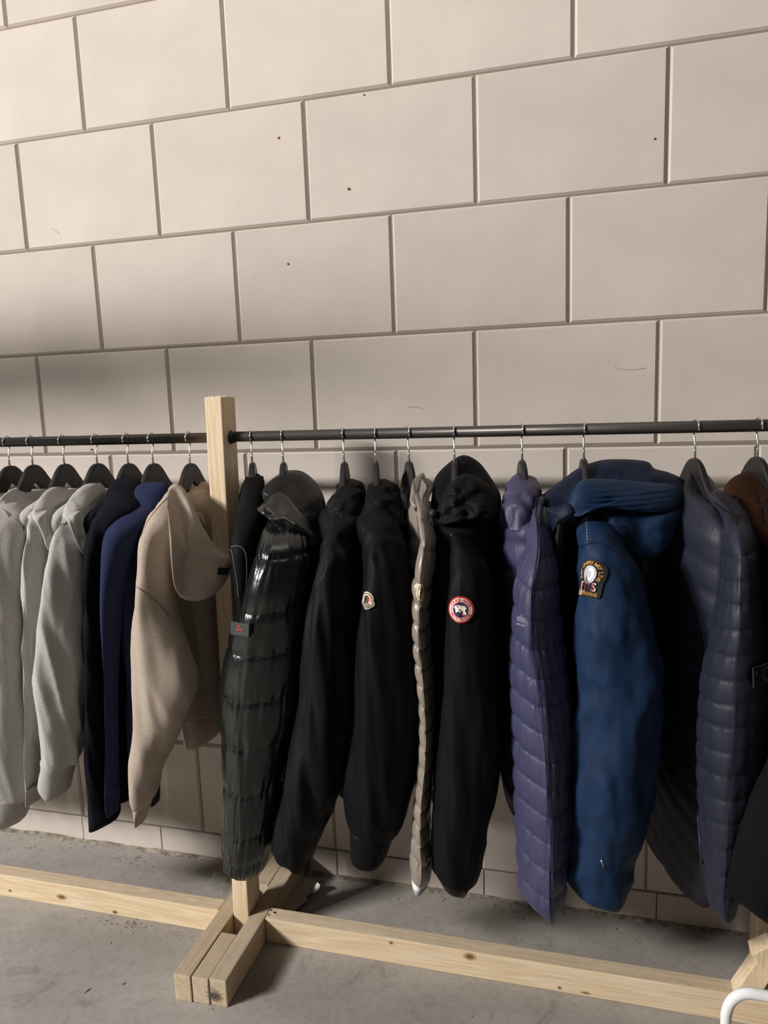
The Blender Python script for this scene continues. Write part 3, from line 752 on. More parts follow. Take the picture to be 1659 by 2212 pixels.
# more hoodies of the same kind further along the rail
def copy_tree(o, parent=None, dx=0.0, label=None):
    c = o.copy(); col.objects.link(c); c.parent = parent
    if parent is None: c.location.x += dx
    if label: c['label'] = label
    for ch in list(o.children):
        if not ch.name.startswith('cuff'): copy_tree(ch, c)
    return c
for k in range(14):
    copy_tree(H2, None, -0.29-0.082*k, 'pale grey hoodie further along the rail, past the left picture edge').scale.z = 0.985
    copy_tree(HANGERS[2], None, -0.29-0.082*k, 'black hanger further along the rail, past the left picture edge')

# ---- ink navy sweater, navy fleece, beige hoodie -------------------------------------------
g, X, ph, zs = garment('sweater', 4, 'ink navy, almost black sweater between grey hoodie and navy fleece', 'sweater')
body_loft('body', X, ph, shoulders(zs, 0.19, 0.17, 0.030, 0.62)[:-2]+[(.60, -.12, .19, 0, .03), (.50, .0, .19, 0, .03), (.44, .05, .18, 0, .025)], M['ink'], g, fold=0.006, seed=16)
loft_px('sleeve', [(1060, 246, 300, .5, -.35, .03), (1100, 214, 300, .5, -.41, .045), (1150, 188, 262, .5, -.45, .045), (1220, 181, 236, .5, -.465, .04), (1400, 180, 236, .5, -.47, .04), (1520, 178, 236, .5, -.47, .04), (1620, 182, 240, .5, -.46, .04), (1720, 190, 250, .5, -.45, .04), (1762, 193, 258, .5, -.45, .04), (1785, 196, 225, .5, -.45, .025)], M['ink'], g, n=1.8, fold=0.006, seed=17, crease=0.004)
far_sleeve(X, ph, zs-0.1, 0.80, 0.04, M['ink'], g)
loft_px('collar', [(1030, 258, 292, .5, -.30, .012), (1038, 244, 306, .5, -.315, .03), (1055, 234, 316, .5, -.33, .042), (1080, 224, 312, .5, -.35, .048), (1110, 212, 300, .5, -.38, .046)], M['ink'], g, n=2.2, fold=0.006, seed=18, step=3)

g, X, ph, zs = garment('fleece_sweater', 5, 'plain navy blue fleece with stand collar, left of the beige hoodie', 'fleece')
body_loft('body', X, ph, shoulders(zs, 0.185, 0.17, 0.030, 0.62)[:-2]+[(.78, -.12, .185, 0, .03), (.70, .0, .185, 0, .03), (.60, .08, .185, 0, .03), (.435, .115, .18, 0, .025)], M['fleece'], g, fold=0.010, seed=19)
loft_px('sleeve', [(1078, 275, 345, .5, -.35, .03), (1105, 247, 335, .5, -.40, .04), (1135, 232, 318, .5, -.44, .045), (1170, 222, 298, .5, -.46, .045), (1240, 218, 276, .5, -.475, .04), (1330, 217, 262, .5, -.48, .035), (1450, 222, 256, .5, -.48, .030), (1600, 225, 256, .5, -.48, .028), (1704, 227, 257, .5, -.48, .028)], M['fleece'], g, n=1.8, fold=0.006, seed=20)
loft_px('cuff', [(1698, 226, 257, .5, -.48, .028), (1715, 227, 258, .5, -.48, .029), (1740, 228, 257, .5, -.48, .028), (1757, 234, 252, .5, -.48, .022)], M['fleece'], g, seed=21)
far_sleeve(X, ph, zs-0.1, 0.80, 0.04, M['fleece'], g)
loft_px('collar', [(1042, 304, 352, .5, -.315, .012), (1048, 294, 364, .5, -.325, .03), (1060, 286, 372, .5, -.335, .042), (1080, 281, 374, .5, -.345, .048), (1100, 277, 366, .5, -.36, .046)], M['fleece'], g, n=2.2, fold=0.004, seed=22, step=3)

g, X, ph, zs = garment('hoodie', 6, 'beige wool hoodie with hood draped towards the wooden post', 'hoodie')
lv = [(zs-0.068, -0.062, 0.062, 0, .022), (zs-0.08, -.105, .105, 0, .025), (zs-.098, -.155, .155, 0, .032), (zs-.135, -.18, .18, 0, .036), (zs-.3, -.18, .18, 0, .034), (.80, -.165, .16, 0, .034), (.70, -.13, .15, 0, .036), (.645, -.10, .14, .005, .034)]
body_loft('body', X, ph, lv, M['beige'], g, fold=0.010, seed=23)
body_loft('hem_rib', X, ph, [(.655, -.085, .135, .005, .032), (.64, -.09, .135, .006, .036), (.60, -.09, .13, .006, .036), (.575, -.085, .125, .006, .032)], M['beige'], g, fold=0.004, seed=24)
be = loft_px('sleeve', [(1062, 362, 384, .5, -.34, .02), (1090, 338, 386, .5, -.38, .035), (1120, 319, 384, .5, -.42, .045), (1160, 304, 378, .5, -.45, .055), (1230, 299, 374, .5, -.47, .06), (1300, 291, 378, .5, -.48, .065), (1380, 286, 398, .5, -.485, .065), (1465, 284, 425, .5, -.485, .065), (1540, 283, 409, .5, -.485, .062), (1620, 281, 376, .5, -.485, .058), (1690, 280, 347, .5, -.485, .05), (1718, 281, 337, .5, -.485, .044), (1734, 288, 328, .5, -.485, .036)], M['beige'], g, n=1.8, fold=0.010, seed=25, crease=0.005, csc=(18, 18, 3), M_=72)
loft_px('cuff', [(1720, 286, 331, .5, -.485, .032), (1742, 285, 329, .5, -.485, .034), (1762, 288, 323, .5, -.485, .032), (1777, 295, 313, .5, -.485, .026)], M['beige'], g, fold=0.004, seed=26)
far_sleeve(X, ph, zs-0.1, 0.6, 0.05, M['beige'], g)
hood = blob('hood', [(362, 1068, -.40), (366, 1052, -.37), (380, 1045, -.34), (398, 1056, -.35), (418, 1095, -.39), (440, 1140, -.41), (470, 1186, -.41), (499, 1208, -.40), (496, 1240, -.41), (472, 1276, -.43), (440, 1296, -.45), (405, 1297, -.47), (380, 1275, -.50), (371, 1220, -.51), (367, 1150, -.49), (364, 1100, -.45)], (412, 1180, -.435), M['beige'], g, 0.045, 0.03, fold=0.008, fsc=9, seed=27, bulge=(.35, -1, 0), pw=0.42)
blob('neckline', [(398, 1062, -.30), (418, 1046, -.25), (440, 1040, -.22), (452, 1050, -.21), (450, 1080, -.22), (446, 1130, -.24), (440, 1140, -.30), (425, 1110, -.32)], (432, 1085, -.26), M['beige'], g, 0.015, 0.02, fold=0.004, seed=28)
B = Badge(hood, 481, 1234, -14); B.put('hood_label', ([(-.013, -.008), (.013, -.008), (.013, .008), (-.013, .008)], [[0, 1, 2, 3]]), 0.005, M['black_label'], g, 0.004)
p = [at(398, 1058, -.30), at(404, 1066, -.305), at(409, 1060, -.30), at(403, 1052, -.295)]
build('neck_label', [tuple(q+np.array([0, -.004, 0])) for q in p], [[0, 1, 2, 3]], M['black_label'], g, False)
# shoulder seam on the sleeve
def seam_line(name, sleeve, pts, r, mat, parent, lift=0.0005):
    me = sleeve.data; off = np.array(wloc(sleeve))
    bvh = BVHTree.FromPolygons([tuple(np.array(v.co)+off) for v in me.vertices], [list(p.vertices) for p in me.polygons])
    P = spline(np.array(pts, float), 8); path = []
    for x, y in P:
        d = Vector(ray(x, y)).normalized(); h, n_, _, _ = bvh.ray_cast(Vector(CC), d)
        if h is not None: path.append(h-d*lift)
    if len(path) > 2:
        V, F = tube_vf(path, r, 6); return build(name, V, F, mat, parent)
M['beige_seam'] = m_plain('beige_seam', (0.16, 0.125, 0.095), 0.95)
seam_line('shoulder_seam', be, [(296, 1268), (318, 1284), (342, 1303), (364, 1328)], 0.0011, M['beige_seam'], g)
seam_line('shoulder_seam', be, [(305, 1160), (318, 1128), (340, 1098), (364, 1072)], 0.0009, M['beige_seam'], g)

# ---- black vest ---------------------------------------------------------------------------
g, X, ph, zs = garment('vest', 7, 'sleeveless black vest hanging between wooden post and glossy puffer', 'vest')
body_loft('body', X, ph, shoulders(zs, 0.17, 0.18, 0.030, 0.55), M['vest'], g, fold=0.006, seed=31)
vs = loft_px('shoulder_panel', [(1030, 530, 570, .5, -.30, .02), (1060, 522, 572, .5, -.34, .028), (1100, 515, 570, .5, -.38, .03), (1140, 506, 562, .5, -.43, .035), (1182, 497, 556, .5, -.46, .035), (1230, 500, 552, .5, -.47, .03), (1290, 508, 550, .5, -.47, .03), (1400, 520, 560, .5, -.47, .03), (1600, 528, 570, .5, -.46, .03)], M['vest'], g, fold=0.004, seed=32)
seam_line('armhole_piping', vs, [(497.8, 1186), (502, 1198), (508, 1232), (513, 1262), (516, 1290)], 0.0011, M['grey_piping'], g)
seam_line('armhole_piping', vs, [(499, 1181), (512, 1179), (526, 1186), (532, 1204), (533, 1240), (531, 1275)], 0.0010, M['grey_piping'], g)
blob('collar', [(515, 1085, -.36), (520, 1060, -.34), (530, 1035, -.30), (550, 1022, -.26), (566, 1030, -.25), (570, 1050, -.28), (545, 1065, -.33), (522, 1100, -.37)], (542, 1050, -.31), M['vest'], g, 0.018, 0.02, fold=0.004, seed=33)

# ---- glossy dark green puffer -------------------------------------------------------------
g, X, ph, zs = garment('puffer_jacket', 8, 'glossy blackish green hooded puffer with black rectangle badge, just right of the post', 'jacket')
body_loft('body', X, ph, shoulders(zs, 0.185, 0.18, 0.055, 0.56, vc=.02), M['green'], g, seams=[1.1, 1.0, .9, .8, .7, .6], puff=0.012, seed=34)
gs = loft_px('sleeve', [(1085, 590, 640, .4, -.34, .03), (1120, 574, 655, .4, -.40, .045), (1160, 561, 668, .4, -.445, .06), (1200, 547, 676, .38, -.47, .07), (1250, 533, 676, .38, -.48, .078), (1310, 515, 672, .40, -.485, .08), (1350, 499, 668, .42, -.485, .08), (1395, 489, 662, .44, -.485, .08), (1450, 478, 657, .45, -.485, .08), (1490, 472, 652, .46, -.485, .08), (1560, 474, 642, .46, -.485, .08), (1600, 477, 632, .46, -.485, .08), (1690, 480, 616, .48, -.485, .075), (1780, 478, 602, .5, -.485, .07), (1845, 479, 588, .5, -.485, .065), (1868, 482, 578, .5, -.485, .055), (1886, 512, 556, .5, -.485, .03)],
              M['green'], g, n=1.9, seams=[1195, 1308, 1395, 1492, 1590, 1690, 1782], puff=0.009, gather=0.008, slant=(-4, 6), seed=35, M_=150, step=4, gf=54)
far_sleeve(X, ph, zs-0.1, 0.5, 0.05, M['green'], g)
blob('hood', [(568, 1062, -.36), (580, 1042, -.34), (600, 1026, -.30), (625, 1016, -.27), (655, 1019, -.25), (682, 1042, -.25), (699, 1075, -.27), (706, 1110, -.30), (703, 1165, -.36), (690, 1186, -.40), (650, 1175, -.42), (610, 1135, -.42), (582, 1092, -.40)], (645, 1095, -.34), M['black_gloss'], g, 0.05, 0.04, fold=0.016, fsc=18, seed=36)
blob('hood_edge', [(556, 1098, -.43), (566, 1088, -.42), (584, 1070, -.40), (604, 1063, -.38), (624, 1078, -.39), (650, 1112, -.42), (684, 1156, -.43), (700, 1178, -.42), (672, 1186, -.44), (634, 1168, -.45), (600, 1138, -.45), (574, 1110, -.45)], (620, 1120, -.43), M['green'], g, 0.03, 0.03, fold=0.014, fsc=20, seed=37)
B = Badge(gs, 525, 1358, 2)
pl = B.put('badge', ([(-.026, -.0135), (-.009, -.0135), (.009, -.0135), (.026, -.0135), (.026, .0135), (.009, .0135), (-.009, .0135), (-.026, .0135)], [[0, 1, 6, 7], [1, 2, 5, 6], [2, 3, 4, 5]]), 0.010, M['black_label'], g, 0.008, conf=0); pl['label'] = 'black rubber badge with three red dots'
for (x, y) in ((-.002, .0065), (-.0058, -.0005), (.0022, -.0005)): B.put('red_dot', disc(.0028, .0028, 14, 2, None, x, y), 0.0106, M['thread_red'], pl, conf=0)
B.put('lettering', text_flat('PEUTEREY', 0.0022, 0, -.009, .022), 0.0106, M['grey_piping'], pl, conf=0)

# ---- plain black shell jacket --------------------------------------------------------------
g, X, ph, zs = garment('shell_jacket', 9, 'plain black shell jacket without any badge, elasticated cuff', 'jacket')
body_loft('body', X, ph, shoulders(zs, 0.185, 0.18, 0.055, 0.52), M['shell'], g, fold=0.008, seed=38)
ss = loft_px('sleeve', [(1098, 717, 748, .5, -.36, .025), (1130, 709, 752, .5, -.41, .035), (1165, 700, 756, .5, -.44, .05), (1200, 693, 764, .45, -.465, .06), (1260, 680, 770, .42, -.48, .065), (1350, 660, 769, .42, -.485, .07), (1430, 651, 770, .42, -.485, .07), (1500, 645, 768, .42, -.485, .07), (1600, 632, 759, .42, -.485, .07), (1680, 615, 746, .42, -.485, .068), (1740, 604, 727, .42, -.485, .065), (1800, 593, 702, .42, -.485, .06), (1828, 592, 688, .42, -.485, .056), (1850, 606, 678, .45, -.485, .05), (1868, 634, 670, .5, -.485, .035)], M['shell'], g, n=1.7, fold=0.010, fsc=(16, 16, 2.6), seed=39, M_=80, crease=0.005)
loft_px('cuff', [(1828, 604, 676, .5, -.485, .048), (1852, 616, 672, .5, -.485, .044), (1872, 645, 668, .5, -.485, .03)], M['shell'], g, fold=0.004, seed=40)
box('cuff_strap', tuple(at(656, 1886, -.5)), tuple(at(671, 1850, -.485)), M['shell'], g, bev=0.002)
far_sleeve(X, ph, zs-0.1, 0.5, 0.05, M['shell'], g)
loft_px('collar', [(1035, 748, 762, .5, -.28, .01), (1045, 731, 776, .5, -.29, .035), (1070, 715, 788, .5, -.32, .055), (1100, 706, 792, .5, -.34, .06), (1128, 704, 790, .5, -.36, .055), (1150, 708, 780, .5, -.37, .04)], M['shell'], g, fold=0.010, fsc=(22, 22, 22), seed=41, crease=0.008, csc=(24, 24, 30), step=3)

# ---- black jacket with the round white badge ------------------------------------------------
g, X, ph, zs = garment('shell_jacket', 10, 'black blouson with cream bell-shaped badge and knitted cuff', 'jacket')
body_loft('body', X, ph, shoulders(zs, 0.185, 0.18, 0.055, 0.52), M['shell_b'], g, fold=0.008, seed=42)
ms = loft_px('sleeve', [(1085, 802, 838, .5, -.35, .028), (1115, 792, 852, .5, -.40, .04), (1150, 787, 864, .45, -.435, .05), (1190, 784, 878, .42, -.46, .06), (1250, 781, 890, .40, -.478, .065), (1310, 775, 899, .40, -.482, .068), (1370, 766, 905, .40, -.482, .07), (1450, 762, 908, .42, -.482, .07), (1530, 760, 909, .42, -.482, .07), (1620, 750, 906, .45, -.482, .07), (1700, 741, 892, .48, -.482, .068), (1760, 747, 876, .5, -.482, .06), (1798, 758, 860, .5, -.482, .052)], M['shell_b'], g, n=1.8, fold=0.009, fsc=(14, 14, 2.4), seed=43, M_=80, crease=0.004)
loft_px('cuff', [(1786, 757, 858, .5, -.482, .048), (1800, 756, 853, .5, -.482, .05), (1825, 757, 845, .5, -.482, .05), (1848, 758, 837, .5, -.482, .048), (1856, 766, 832, .5, -.482, .044)], M['shell_b'], g, n=2.6, seed=44)
far_sleeve(X, ph, zs-0.1, 0.5, 0.05, M['shell_b'], g)
loft_px('collar', [(1035, 815, 834, .5, -.28, .01), (1046, 799, 853, .5, -.29, .035), (1070, 787, 867, .5, -.32, .055), (1100, 781, 876, .5, -.34, .06), (1125, 781, 880, .5, -.36, .055), (1148, 788, 872, .5, -.37, .04)], M['shell_b'], g, fold=0.010, fsc=(20, 20, 20), seed=45, crease=0.008, csc=(22, 22, 28), step=3)
def bell(k=1.0):
    # rounded head over a wider bell-like foot
    def shape(a):
        d = math.degrees(a) % 360
        w = 1.0 + 0.16*(math.exp(-((d-200)/16)**2)+math.exp(-((d-340)/16)**2)) - 0.05*(math.exp(-((d-175)/14)**2)+math.exp(-((d-5)/14)**2))
        return w*k
    return shape
def bell_badge(sl, px, py, rx, ry, rot, parent):
    B = Badge(sl, px, py, rot)
    b0 = B.put('badge', disc(rx, ry, 56, 5, bell()), 0.0035, M['thread_cream'], parent, 0.003); b0['label'] = 'cream embroidered bell-shaped badge with black lettering'
    def line(V, F): return V, F
    # black outline ring
    V = []; F = []; sh = bell(); n = 56
    for j in range(n):
        a = 2*PI*j/n; k = sh(a); V += [(rx*k*.80*math.cos(a), ry*k*.80*math.sin(a)), (rx*k*.87*math.cos(a), ry*k*.87*math.sin(a))]
    for j in range(n): j2 = (j+1) % n; F.append([2*j, 2*j+1, 2*j2+1, 2*j2])
    B.put('outline', (V, F), 0.0050, M['thread_black'], b0)
    # pine-like strokes and red comb marks
    V = []; F = []
    def bar(x0, y0, x1, y1, w):
        dx, dy = x1-x0, y1-y0; l = math.hypot(dx, dy); nx, ny = -dy/l*w, dx/l*w; k = len(V)
        V.extend([(x0+nx, y0+ny), (x0-nx, y0-ny), (x1-nx, y1-ny), (x1+nx, y1+ny)]); F.append([k, k+1, k+2, k+3])
    bar(-.30*rx, -.28*ry, -.18*rx, .55*ry, .035*rx*2); bar(-.05*rx, -.32*ry, .0, .62*ry, .05*rx); bar(.14*rx, -.30*ry, .12*rx, .60*ry, .05*rx); bar(-.42*rx, .1*ry, -.12*rx, .3*ry, .04*rx); bar(-.40*rx, -.1*ry, -.10*rx, .05*ry, .04*rx)
    B.put('black_stitching', (V, F), 0.0050, M['thread_black'], b0)
    V = []; F = []
    bar(.22*rx, -.25*ry, .24*rx, .5*ry, .05*rx); bar(.24*rx, .1*ry, .48*rx, .42*ry, .045*rx); bar(.3*rx, -.05*ry, .48*rx, .2*ry, .045*rx); bar(.0, .5*ry, .2*rx, .45*ry, .04*rx)
    B.put('red_stitching', (V, F), 0.0040, M['thread_red'], b0)
    V, F = text_arc('MONCLER', ry*0.30, ry*0.70, 212, 328, True); V = [(x*rx/ry*1.0, y) for x, y in V]
    B.put('lettering', (V, F), 0.0056, M['thread_black'], b0)
bell_badge(ms, 793, 1297, .0165, .0178, -4, g)

# ---- taupe puffer ---------------------------------------------------------------------------
g, X, ph, zs = garment('puffer_jacket', 11, 'slim taupe quilted puffer with small bell badge and white striped cuff', 'jacket')
body_loft('body', X, ph, shoulders(zs, 0.17, 0.18, 0.032, 0.55, vc=.01), M['taupe'], g, seams=[1.12-.045*i for i in range(13)], puff=0.006, seed=46)
tsm = [1175, 1257, 1299, 1343, 1387, 1429, 1471, 1515, 1559, 1603, 1647, 1688, 1729, 1767, 1806, 1846]
ts = loft_px('sleeve', [(1034, 897, 908, .5, -.31, .006), (1056, 891, 915, .5, -.34, .02), (1090, 897, 926, .5, -.40, .03), (1130, 903, 936, .5, -.44, .04), (1170, 906, 943, .5, -.465, .045), (1215, 898, 942, .5, -.475, .05), (1260, 889, 936, .65, -.48, .05), (1320, 887, 931, .72, -.48, .05), (1380, 887, 931, .76, -.48, .05), (1430, 892, 934, .78, -.48, .05), (1500, 901, 939, .78, -.48, .05), (1570, 904, 941, .78, -.48, .05), (1640, 902, 939, .78, -.48, .05), (1700, 896, 934, .78, -.48, .05), (1780, 890, 930, .78, -.48, .05), (1845, 885, 935, .72, -.48, .048), (1880, 887, 934, .65, -.48, .045), (1900, 890, 930, .5, -.48, .042)],
              M['taupe'], g, n=1.9, seams=tsm, puff=0.014, gather=0.008, slant=(-15, -12), seed=47, M_=84, step=3.5, gf=30)
loft_px('cuff', [(1888, 889, 932, .5, -.482, .040), (1896, 890, 931, .5, -.482, .043), (1908, 894, 926, .5, -.482, .040), (1925, 902, 912, .5, -.482, .02)], M['white_label'], g, seed=48)
loft_px('cuff_stripe', [(1899, 890, 931, .5, -.4825, .0445), (1904, 891.5, 929, .5, -.4825, .044), (1909, 893.5, 926, .5, -.4825, .0425)], M['print_grey'], g, seed=49)
far_sleeve(X, ph, zs-0.1, 0.5, 0.04, M['taupe'], g)
blob('collar', [(886, 1085, -.39), (888, 1060, -.36), (891, 1042, -.34), (900, 1028, -.31), (915, 1022, -.29), (920, 1040, -.30), (917, 1068, -.34), (918, 1090, -.38), (900, 1098, -.40)], (903, 1062, -.35), M['taupe'], g, 0.018, 0.02, fold=0.008, fsc=26, seed=50)
blob('collar_lining', [(866, 1085, -.33), (867, 1040, -.30), (873, 1020, -.27), (884, 1014, -.25), (892, 1030, -.26), (890, 1075, -.31), (880, 1105, -.35)], (879, 1060, -.30), M['black_gloss'], g, 0.012, 0.015, fold=0.005, seed=51)
bell_badge(ts, 909, 1279, .0085, .0165, -3, g)

# ---- black parka with the red round badge ---------------------------------------------------
g, X, ph, zs = garment('parka', 12, 'black parka with upright hood and round red bordered badge', 'jacket')
body_loft('body', X, ph, shoulders(zs, 0.185, 0.18, 0.085, 0.50, vc=.004), M['parka'], g, fold=0.008, seed=52)
cs = loft_px('sleeve', [(1120, 978, 1006, .5, -.37, .03), (1155, 974, 1022, .5, -.42, .045), (1195, 971, 1042, .45, -.45, .055), (1240, 970, 1058, .4, -.472, .062), (1300, 966, 1068, .38, -.48, .068), (1400, 962, 1077, .38, -.482, .07), (1500, 958, 1084, .38, -.482, .07), (1600, 952, 1086, .4, -.482, .07), (1690, 945, 1080, .42, -.482, .07), (1790, 938, 1061, .42, -.482, .066), (1850, 935, 1046, .42, -.482, .062), (1878, 938, 1037, .45, -.482, .055), (1900, 962, 1028, .5, -.482, .045), (1910, 990, 1022, .5, -.482, .03)], M['parka'], g, n=1.8, fold=0.008, fsc=(14, 14, 2.4), seed=53, M_=80, crease=0.004)
loft_px('inner_cuff', [(1872, 946, 1016, .5, -.48, .042), (1895, 950, 1014, .5, -.48, .042), (1912, 962, 1012, .5, -.48, .038), (1928, 990, 1010, .5, -.48, .02)], M['black_gloss'], g, seed=54)
far_sleeve(X, ph, zs-0.1, 0.5, 0.05, M['parka'], g)
blob('hood', [(932, 1118, -.36), (934, 1060, -.32), (941, 1030, -.28), (968, 1001, -.25), (1001, 983, -.23), (1034, 998, -.23), (1062, 1034, -.25), (1082, 1072, -.29), (1080, 1115, -.34), (1068, 1160, -.38), (1020, 1150, -.40), (965, 1140, -.40)], (1005, 1075, -.30), M['parka'], g, 0.045, 0.04, fold=0.018, fsc=14, seed=55)
blob('hood_collar', [(940, 1120, -.43), (950, 1085, -.42), (965, 1052, -.40), (988, 1030, -.38), (1012, 1024, -.37), (1044, 1038, -.37), (1068, 1060, -.37), (1082, 1088, -.38), (1070, 1118, -.42), (1030, 1122, -.44), (985, 1128, -.45), (955, 1136, -.44)], (1008, 1080, -.40), M['parka'], g, 0.04, 0.03, fold=0.024, fsc=22, seed=56)
V, F = tube_vf([tuple(at(933, 1108, -.44)), tuple(at(938, 1112, -.45))], .008, 12); build('toggle', V, F, M['black_cap'], g)
V, F = tube_vf([tuple(q) for q in spline([at(936, 1112, -.445), at(931, 1130, -.445), at(934, 1142, -.44)], 5)], .0012, 6); build('drawcord', V, F, M['black_cap'], g)
B = Badge(cs, 995, 1317, -2); R_ = .0258
b0 = B.put('badge', disc(R_, R_, 48, 5), 0.0035, M['thread_red'], g, 0.003); b0['label'] = 'round red, white and navy embroidered badge'
B.put('white_ring', annulus(R_*.56, R_*.88), 0.0046, M['thread_white'], b0)
B.put('red_ring', annulus(R_*.575, R_*.61), 0.0050, M['thread_red'], b0)
B.put('navy_field', disc(R_*.575, R_*.575, 40, 4), 0.0047, M['thread_navy'], b0)
B.put('lettering', text_arc('CANADA GOOSE', R_*.20, R_*.645, 158, 22), 0.0054, M['thread_red'], b0)
B.put('lettering', text_arc('ARCTIC PROGRAM', R_*.19, R_*.83, 205, 335, True), 0.0054, M['thread_red'], b0)
for sgn in (0, 180):
    for k in range(5):
        a = math.radians(sgn+(k-2)*11+0); lx, ly = R_*.73*math.cos(a), R_*.73*math.sin(a)
        B.put('maple_leaf', disc(R_*.075, R_*.075, 10, 1, lambda t: 1.0 if int(round(t/(2*PI/10))) % 2 == 0 else .45, lx, ly), 0.0054, M['thread_red'], b0)
V = []; F = []
for k in range(10):
    a = 2*PI*k/10+.15; k0 = len(V); w = R_*.012
    V += [(R_*.1*math.cos(a)-w*math.sin(a), R_*.1*math.sin(a)+w*math.cos(a)), (R_*.1*math.cos(a)+w*math.sin(a), R_*.1*math.sin(a)-w*math.cos(a)), (R_*.57*math.cos(a)+w*math.sin(a), R_*.57*math.sin(a)-w*math.cos(a)), (R_*.57*math.cos(a)-w*math.sin(a), R_*.57*math.sin(a)+w*math.cos(a))]
    F.append([k0, k0+1, k0+2, k0+3])
B.put('meridian_lines', (V, F), 0.0054, M['thread_red'], b0)
rr = random.Random(5)
isl = [(-.34, .18, .13), (-.22, .02, .15), (-.05, .10, .17), (.12, .12, .15), (-.10, .28, .10), (.26, .02, .14), (.32, -.12, .12), (.36, .16, .11), (.22, .26, .09), (-.26, -.12, .10), (.40, -.26, .09), (-.02, -.06, .12), (.05, .26, .07), (.30, -.30, .07)]
for (ix, iy, ir) in isl:
    ph_ = rr.uniform(0, 6); B.put('polar_land', disc(R_*ir, R_*ir*.9, 18, 2, lambda t: 1+.22*math.sin(3*t+ph_)+.12*math.sin(7*t), R_*ix, R_*iy), 0.0062+0.0001*rr.random(), M['thread_white'], b0)
B.put('pole_mark', annulus(R_*.03, R_*.07, 14), 0.0068, M['thread_red'], b0)

# ---- violet navy puffer ---------------------------------------------------------------------
g, X, ph, zs = garment('puffer_jacket', 13, 'violet-navy quilted puffer, lit on one side, with faint printed lettering on sleeve', 'jacket')
body_loft('body', X, ph, shoulders(zs, 0.185, 0.18, 0.058, 0.50), M['violet'], g, seams=[1.12-.055*i for i in range(12)], puff=0.010, seed=57)
vsm = [1197, 1258, 1320, 1380, 1440, 1497, 1553, 1611, 1668, 1726, 1783, 1842, 1902]
vl = loft_px('sleeve', [(1070, 1142, 1168, .5, -.35, .028), (1100, 1140, 1174, .5, -.39, .035), (1130, 1142, 1182, .5, -.42, .045), (1180, 1134, 1195, .5, -.455, .055), (1225, 1117, 1204, .46, -.475, .065), (1260, 1110, 1207, .42, -.482, .07), (1320, 1105, 1213, .42, -.485, .075), (1380, 1100, 1220, .44, -.485, .078), (1440, 1098, 1228, .50, -.485, .08), (1520, 1100, 1238, .54, -.485, .08), (1600, 1103, 1243, .58, -.485, .08), (1700, 1106, 1242, .62, -.485, .08), (1780, 1111, 1238, .65, -.485, .078), (1860, 1115, 1231, .66, -.485, .075), (1915, 1117, 1226, .67, -.485, .07), (1945, 1132, 1221, .67, -.485, .06), (1965, 1160, 1212, .62, -.485, .045), (1981, 1183, 1204, .5, -.485, .025)],
              M['violet'], g, n=1.45, seams=vsm, puff=0.0075, gather=0.006, slant=(-16, 0), seed=58, M_=128, step=3.2, gf=44)
far_sleeve(X, ph, zs-0.1, 0.5, 0.05, M['violet'], g)
blob('collar_lining', [(1086, 1110, -.36), (1090, 1070, -.33), (1100, 1040, -.29), (1115, 1024, -.26), (1140, 1026, -.25), (1160, 1036, -.25), (1150, 1060, -.29), (1130, 1095, -.34), (1112, 1130, -.37)], (1120, 1068, -.31), M['black_gloss'], g, 0.02, 0.025, fold=0.008, seed=59)
loft_px('collar', [(1026, 1114, 1132, .5, -.29, .01), (1034, 1103, 1152, .5, -.30, .03), (1052, 1096, 1168, .5, -.33, .05), (1074, 1091, 1164, .5, -.36, .055), (1105, 1090, 1150, .5, -.385, .05), (1140, 1098, 1148, .5, -.40, .035)], M['violet'], g, fold=0.008, seed=60, crease=0.012, csc=(30, 30, 14), step=2.5, M_=72)
B = Badge(vl, 1126, 1342, 5)
B.put('sleeve_print', text_flat('WOOLRICH', 0.0090, 0, -.001, .029), 0.0011, M['print_grey'], vl)
B.put('sleeve_print', text_flat('JOHN RICH & BROS', 0.0042, 0, -.0085, .029), 0.0011, M['print_grey'], vl)

# ---- blue parka -----------------------------------------------------------------------------
g, X, ph, zs = garment('parka', 14, 'petrol blue parka with wide ribbed collar and arched rescue badge', 'jacket')
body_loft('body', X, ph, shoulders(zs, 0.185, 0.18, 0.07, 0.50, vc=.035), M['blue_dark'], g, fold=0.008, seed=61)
bs = loft_px('sleeve', [(1105, 1262, 1300, .5, -.38, .03), (1140, 1249, 1322, .5, -.42, .045), (1190, 1244, 1354, .45, -.455, .055), (1250, 1243, 1386, .40, -.478, .065), (1320, 1242, 1407, .38, -.485, .07), (1400, 1240, 1427, .38, -.485, .072), (1480, 1240, 1437, .40, -.485, .072), (1600, 1238, 1431, .42, -.485, .072), (1700, 1234, 1416, .45, -.485, .07), (1760, 1232, 1404, .45, -.485, .068), (1850, 1229, 1379, .45, -.485, .062), (1905, 1229, 1367, .5, -.485, .058), (1932, 1246, 1360, .5, -.485, .05), (1950, 1292, 1350, .5, -.485, .03)], M['blue'], g, n=1.75, fold=0.012, fsc=(11, 11, 5.5), seed=62, M_=110, crease=0.006, csc=(14, 14, 9))
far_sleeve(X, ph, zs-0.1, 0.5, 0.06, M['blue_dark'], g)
blob('hood', [(1169, 1076, -.36), (1180, 1062, -.34), (1215, 1036, -.30), (1250, 1011, -.26), (1298, 994, -.23), (1350, 992, -.22), (1398, 997, -.22), (1414, 1012, -.23), (1446, 1021, -.23), (1480, 1040, -.24), (1492, 1075, -.28), (1470, 1112, -.34), (1400, 1115, -.38), (1310, 1105, -.40), (1235, 1115, -.40), (1196, 1135, -.40), (1182, 1105, -.38)], (1330, 1060, -.30), M['blue_dark'], g, 0.045, 0.04, fold=0.020, fsc=14, seed=63)
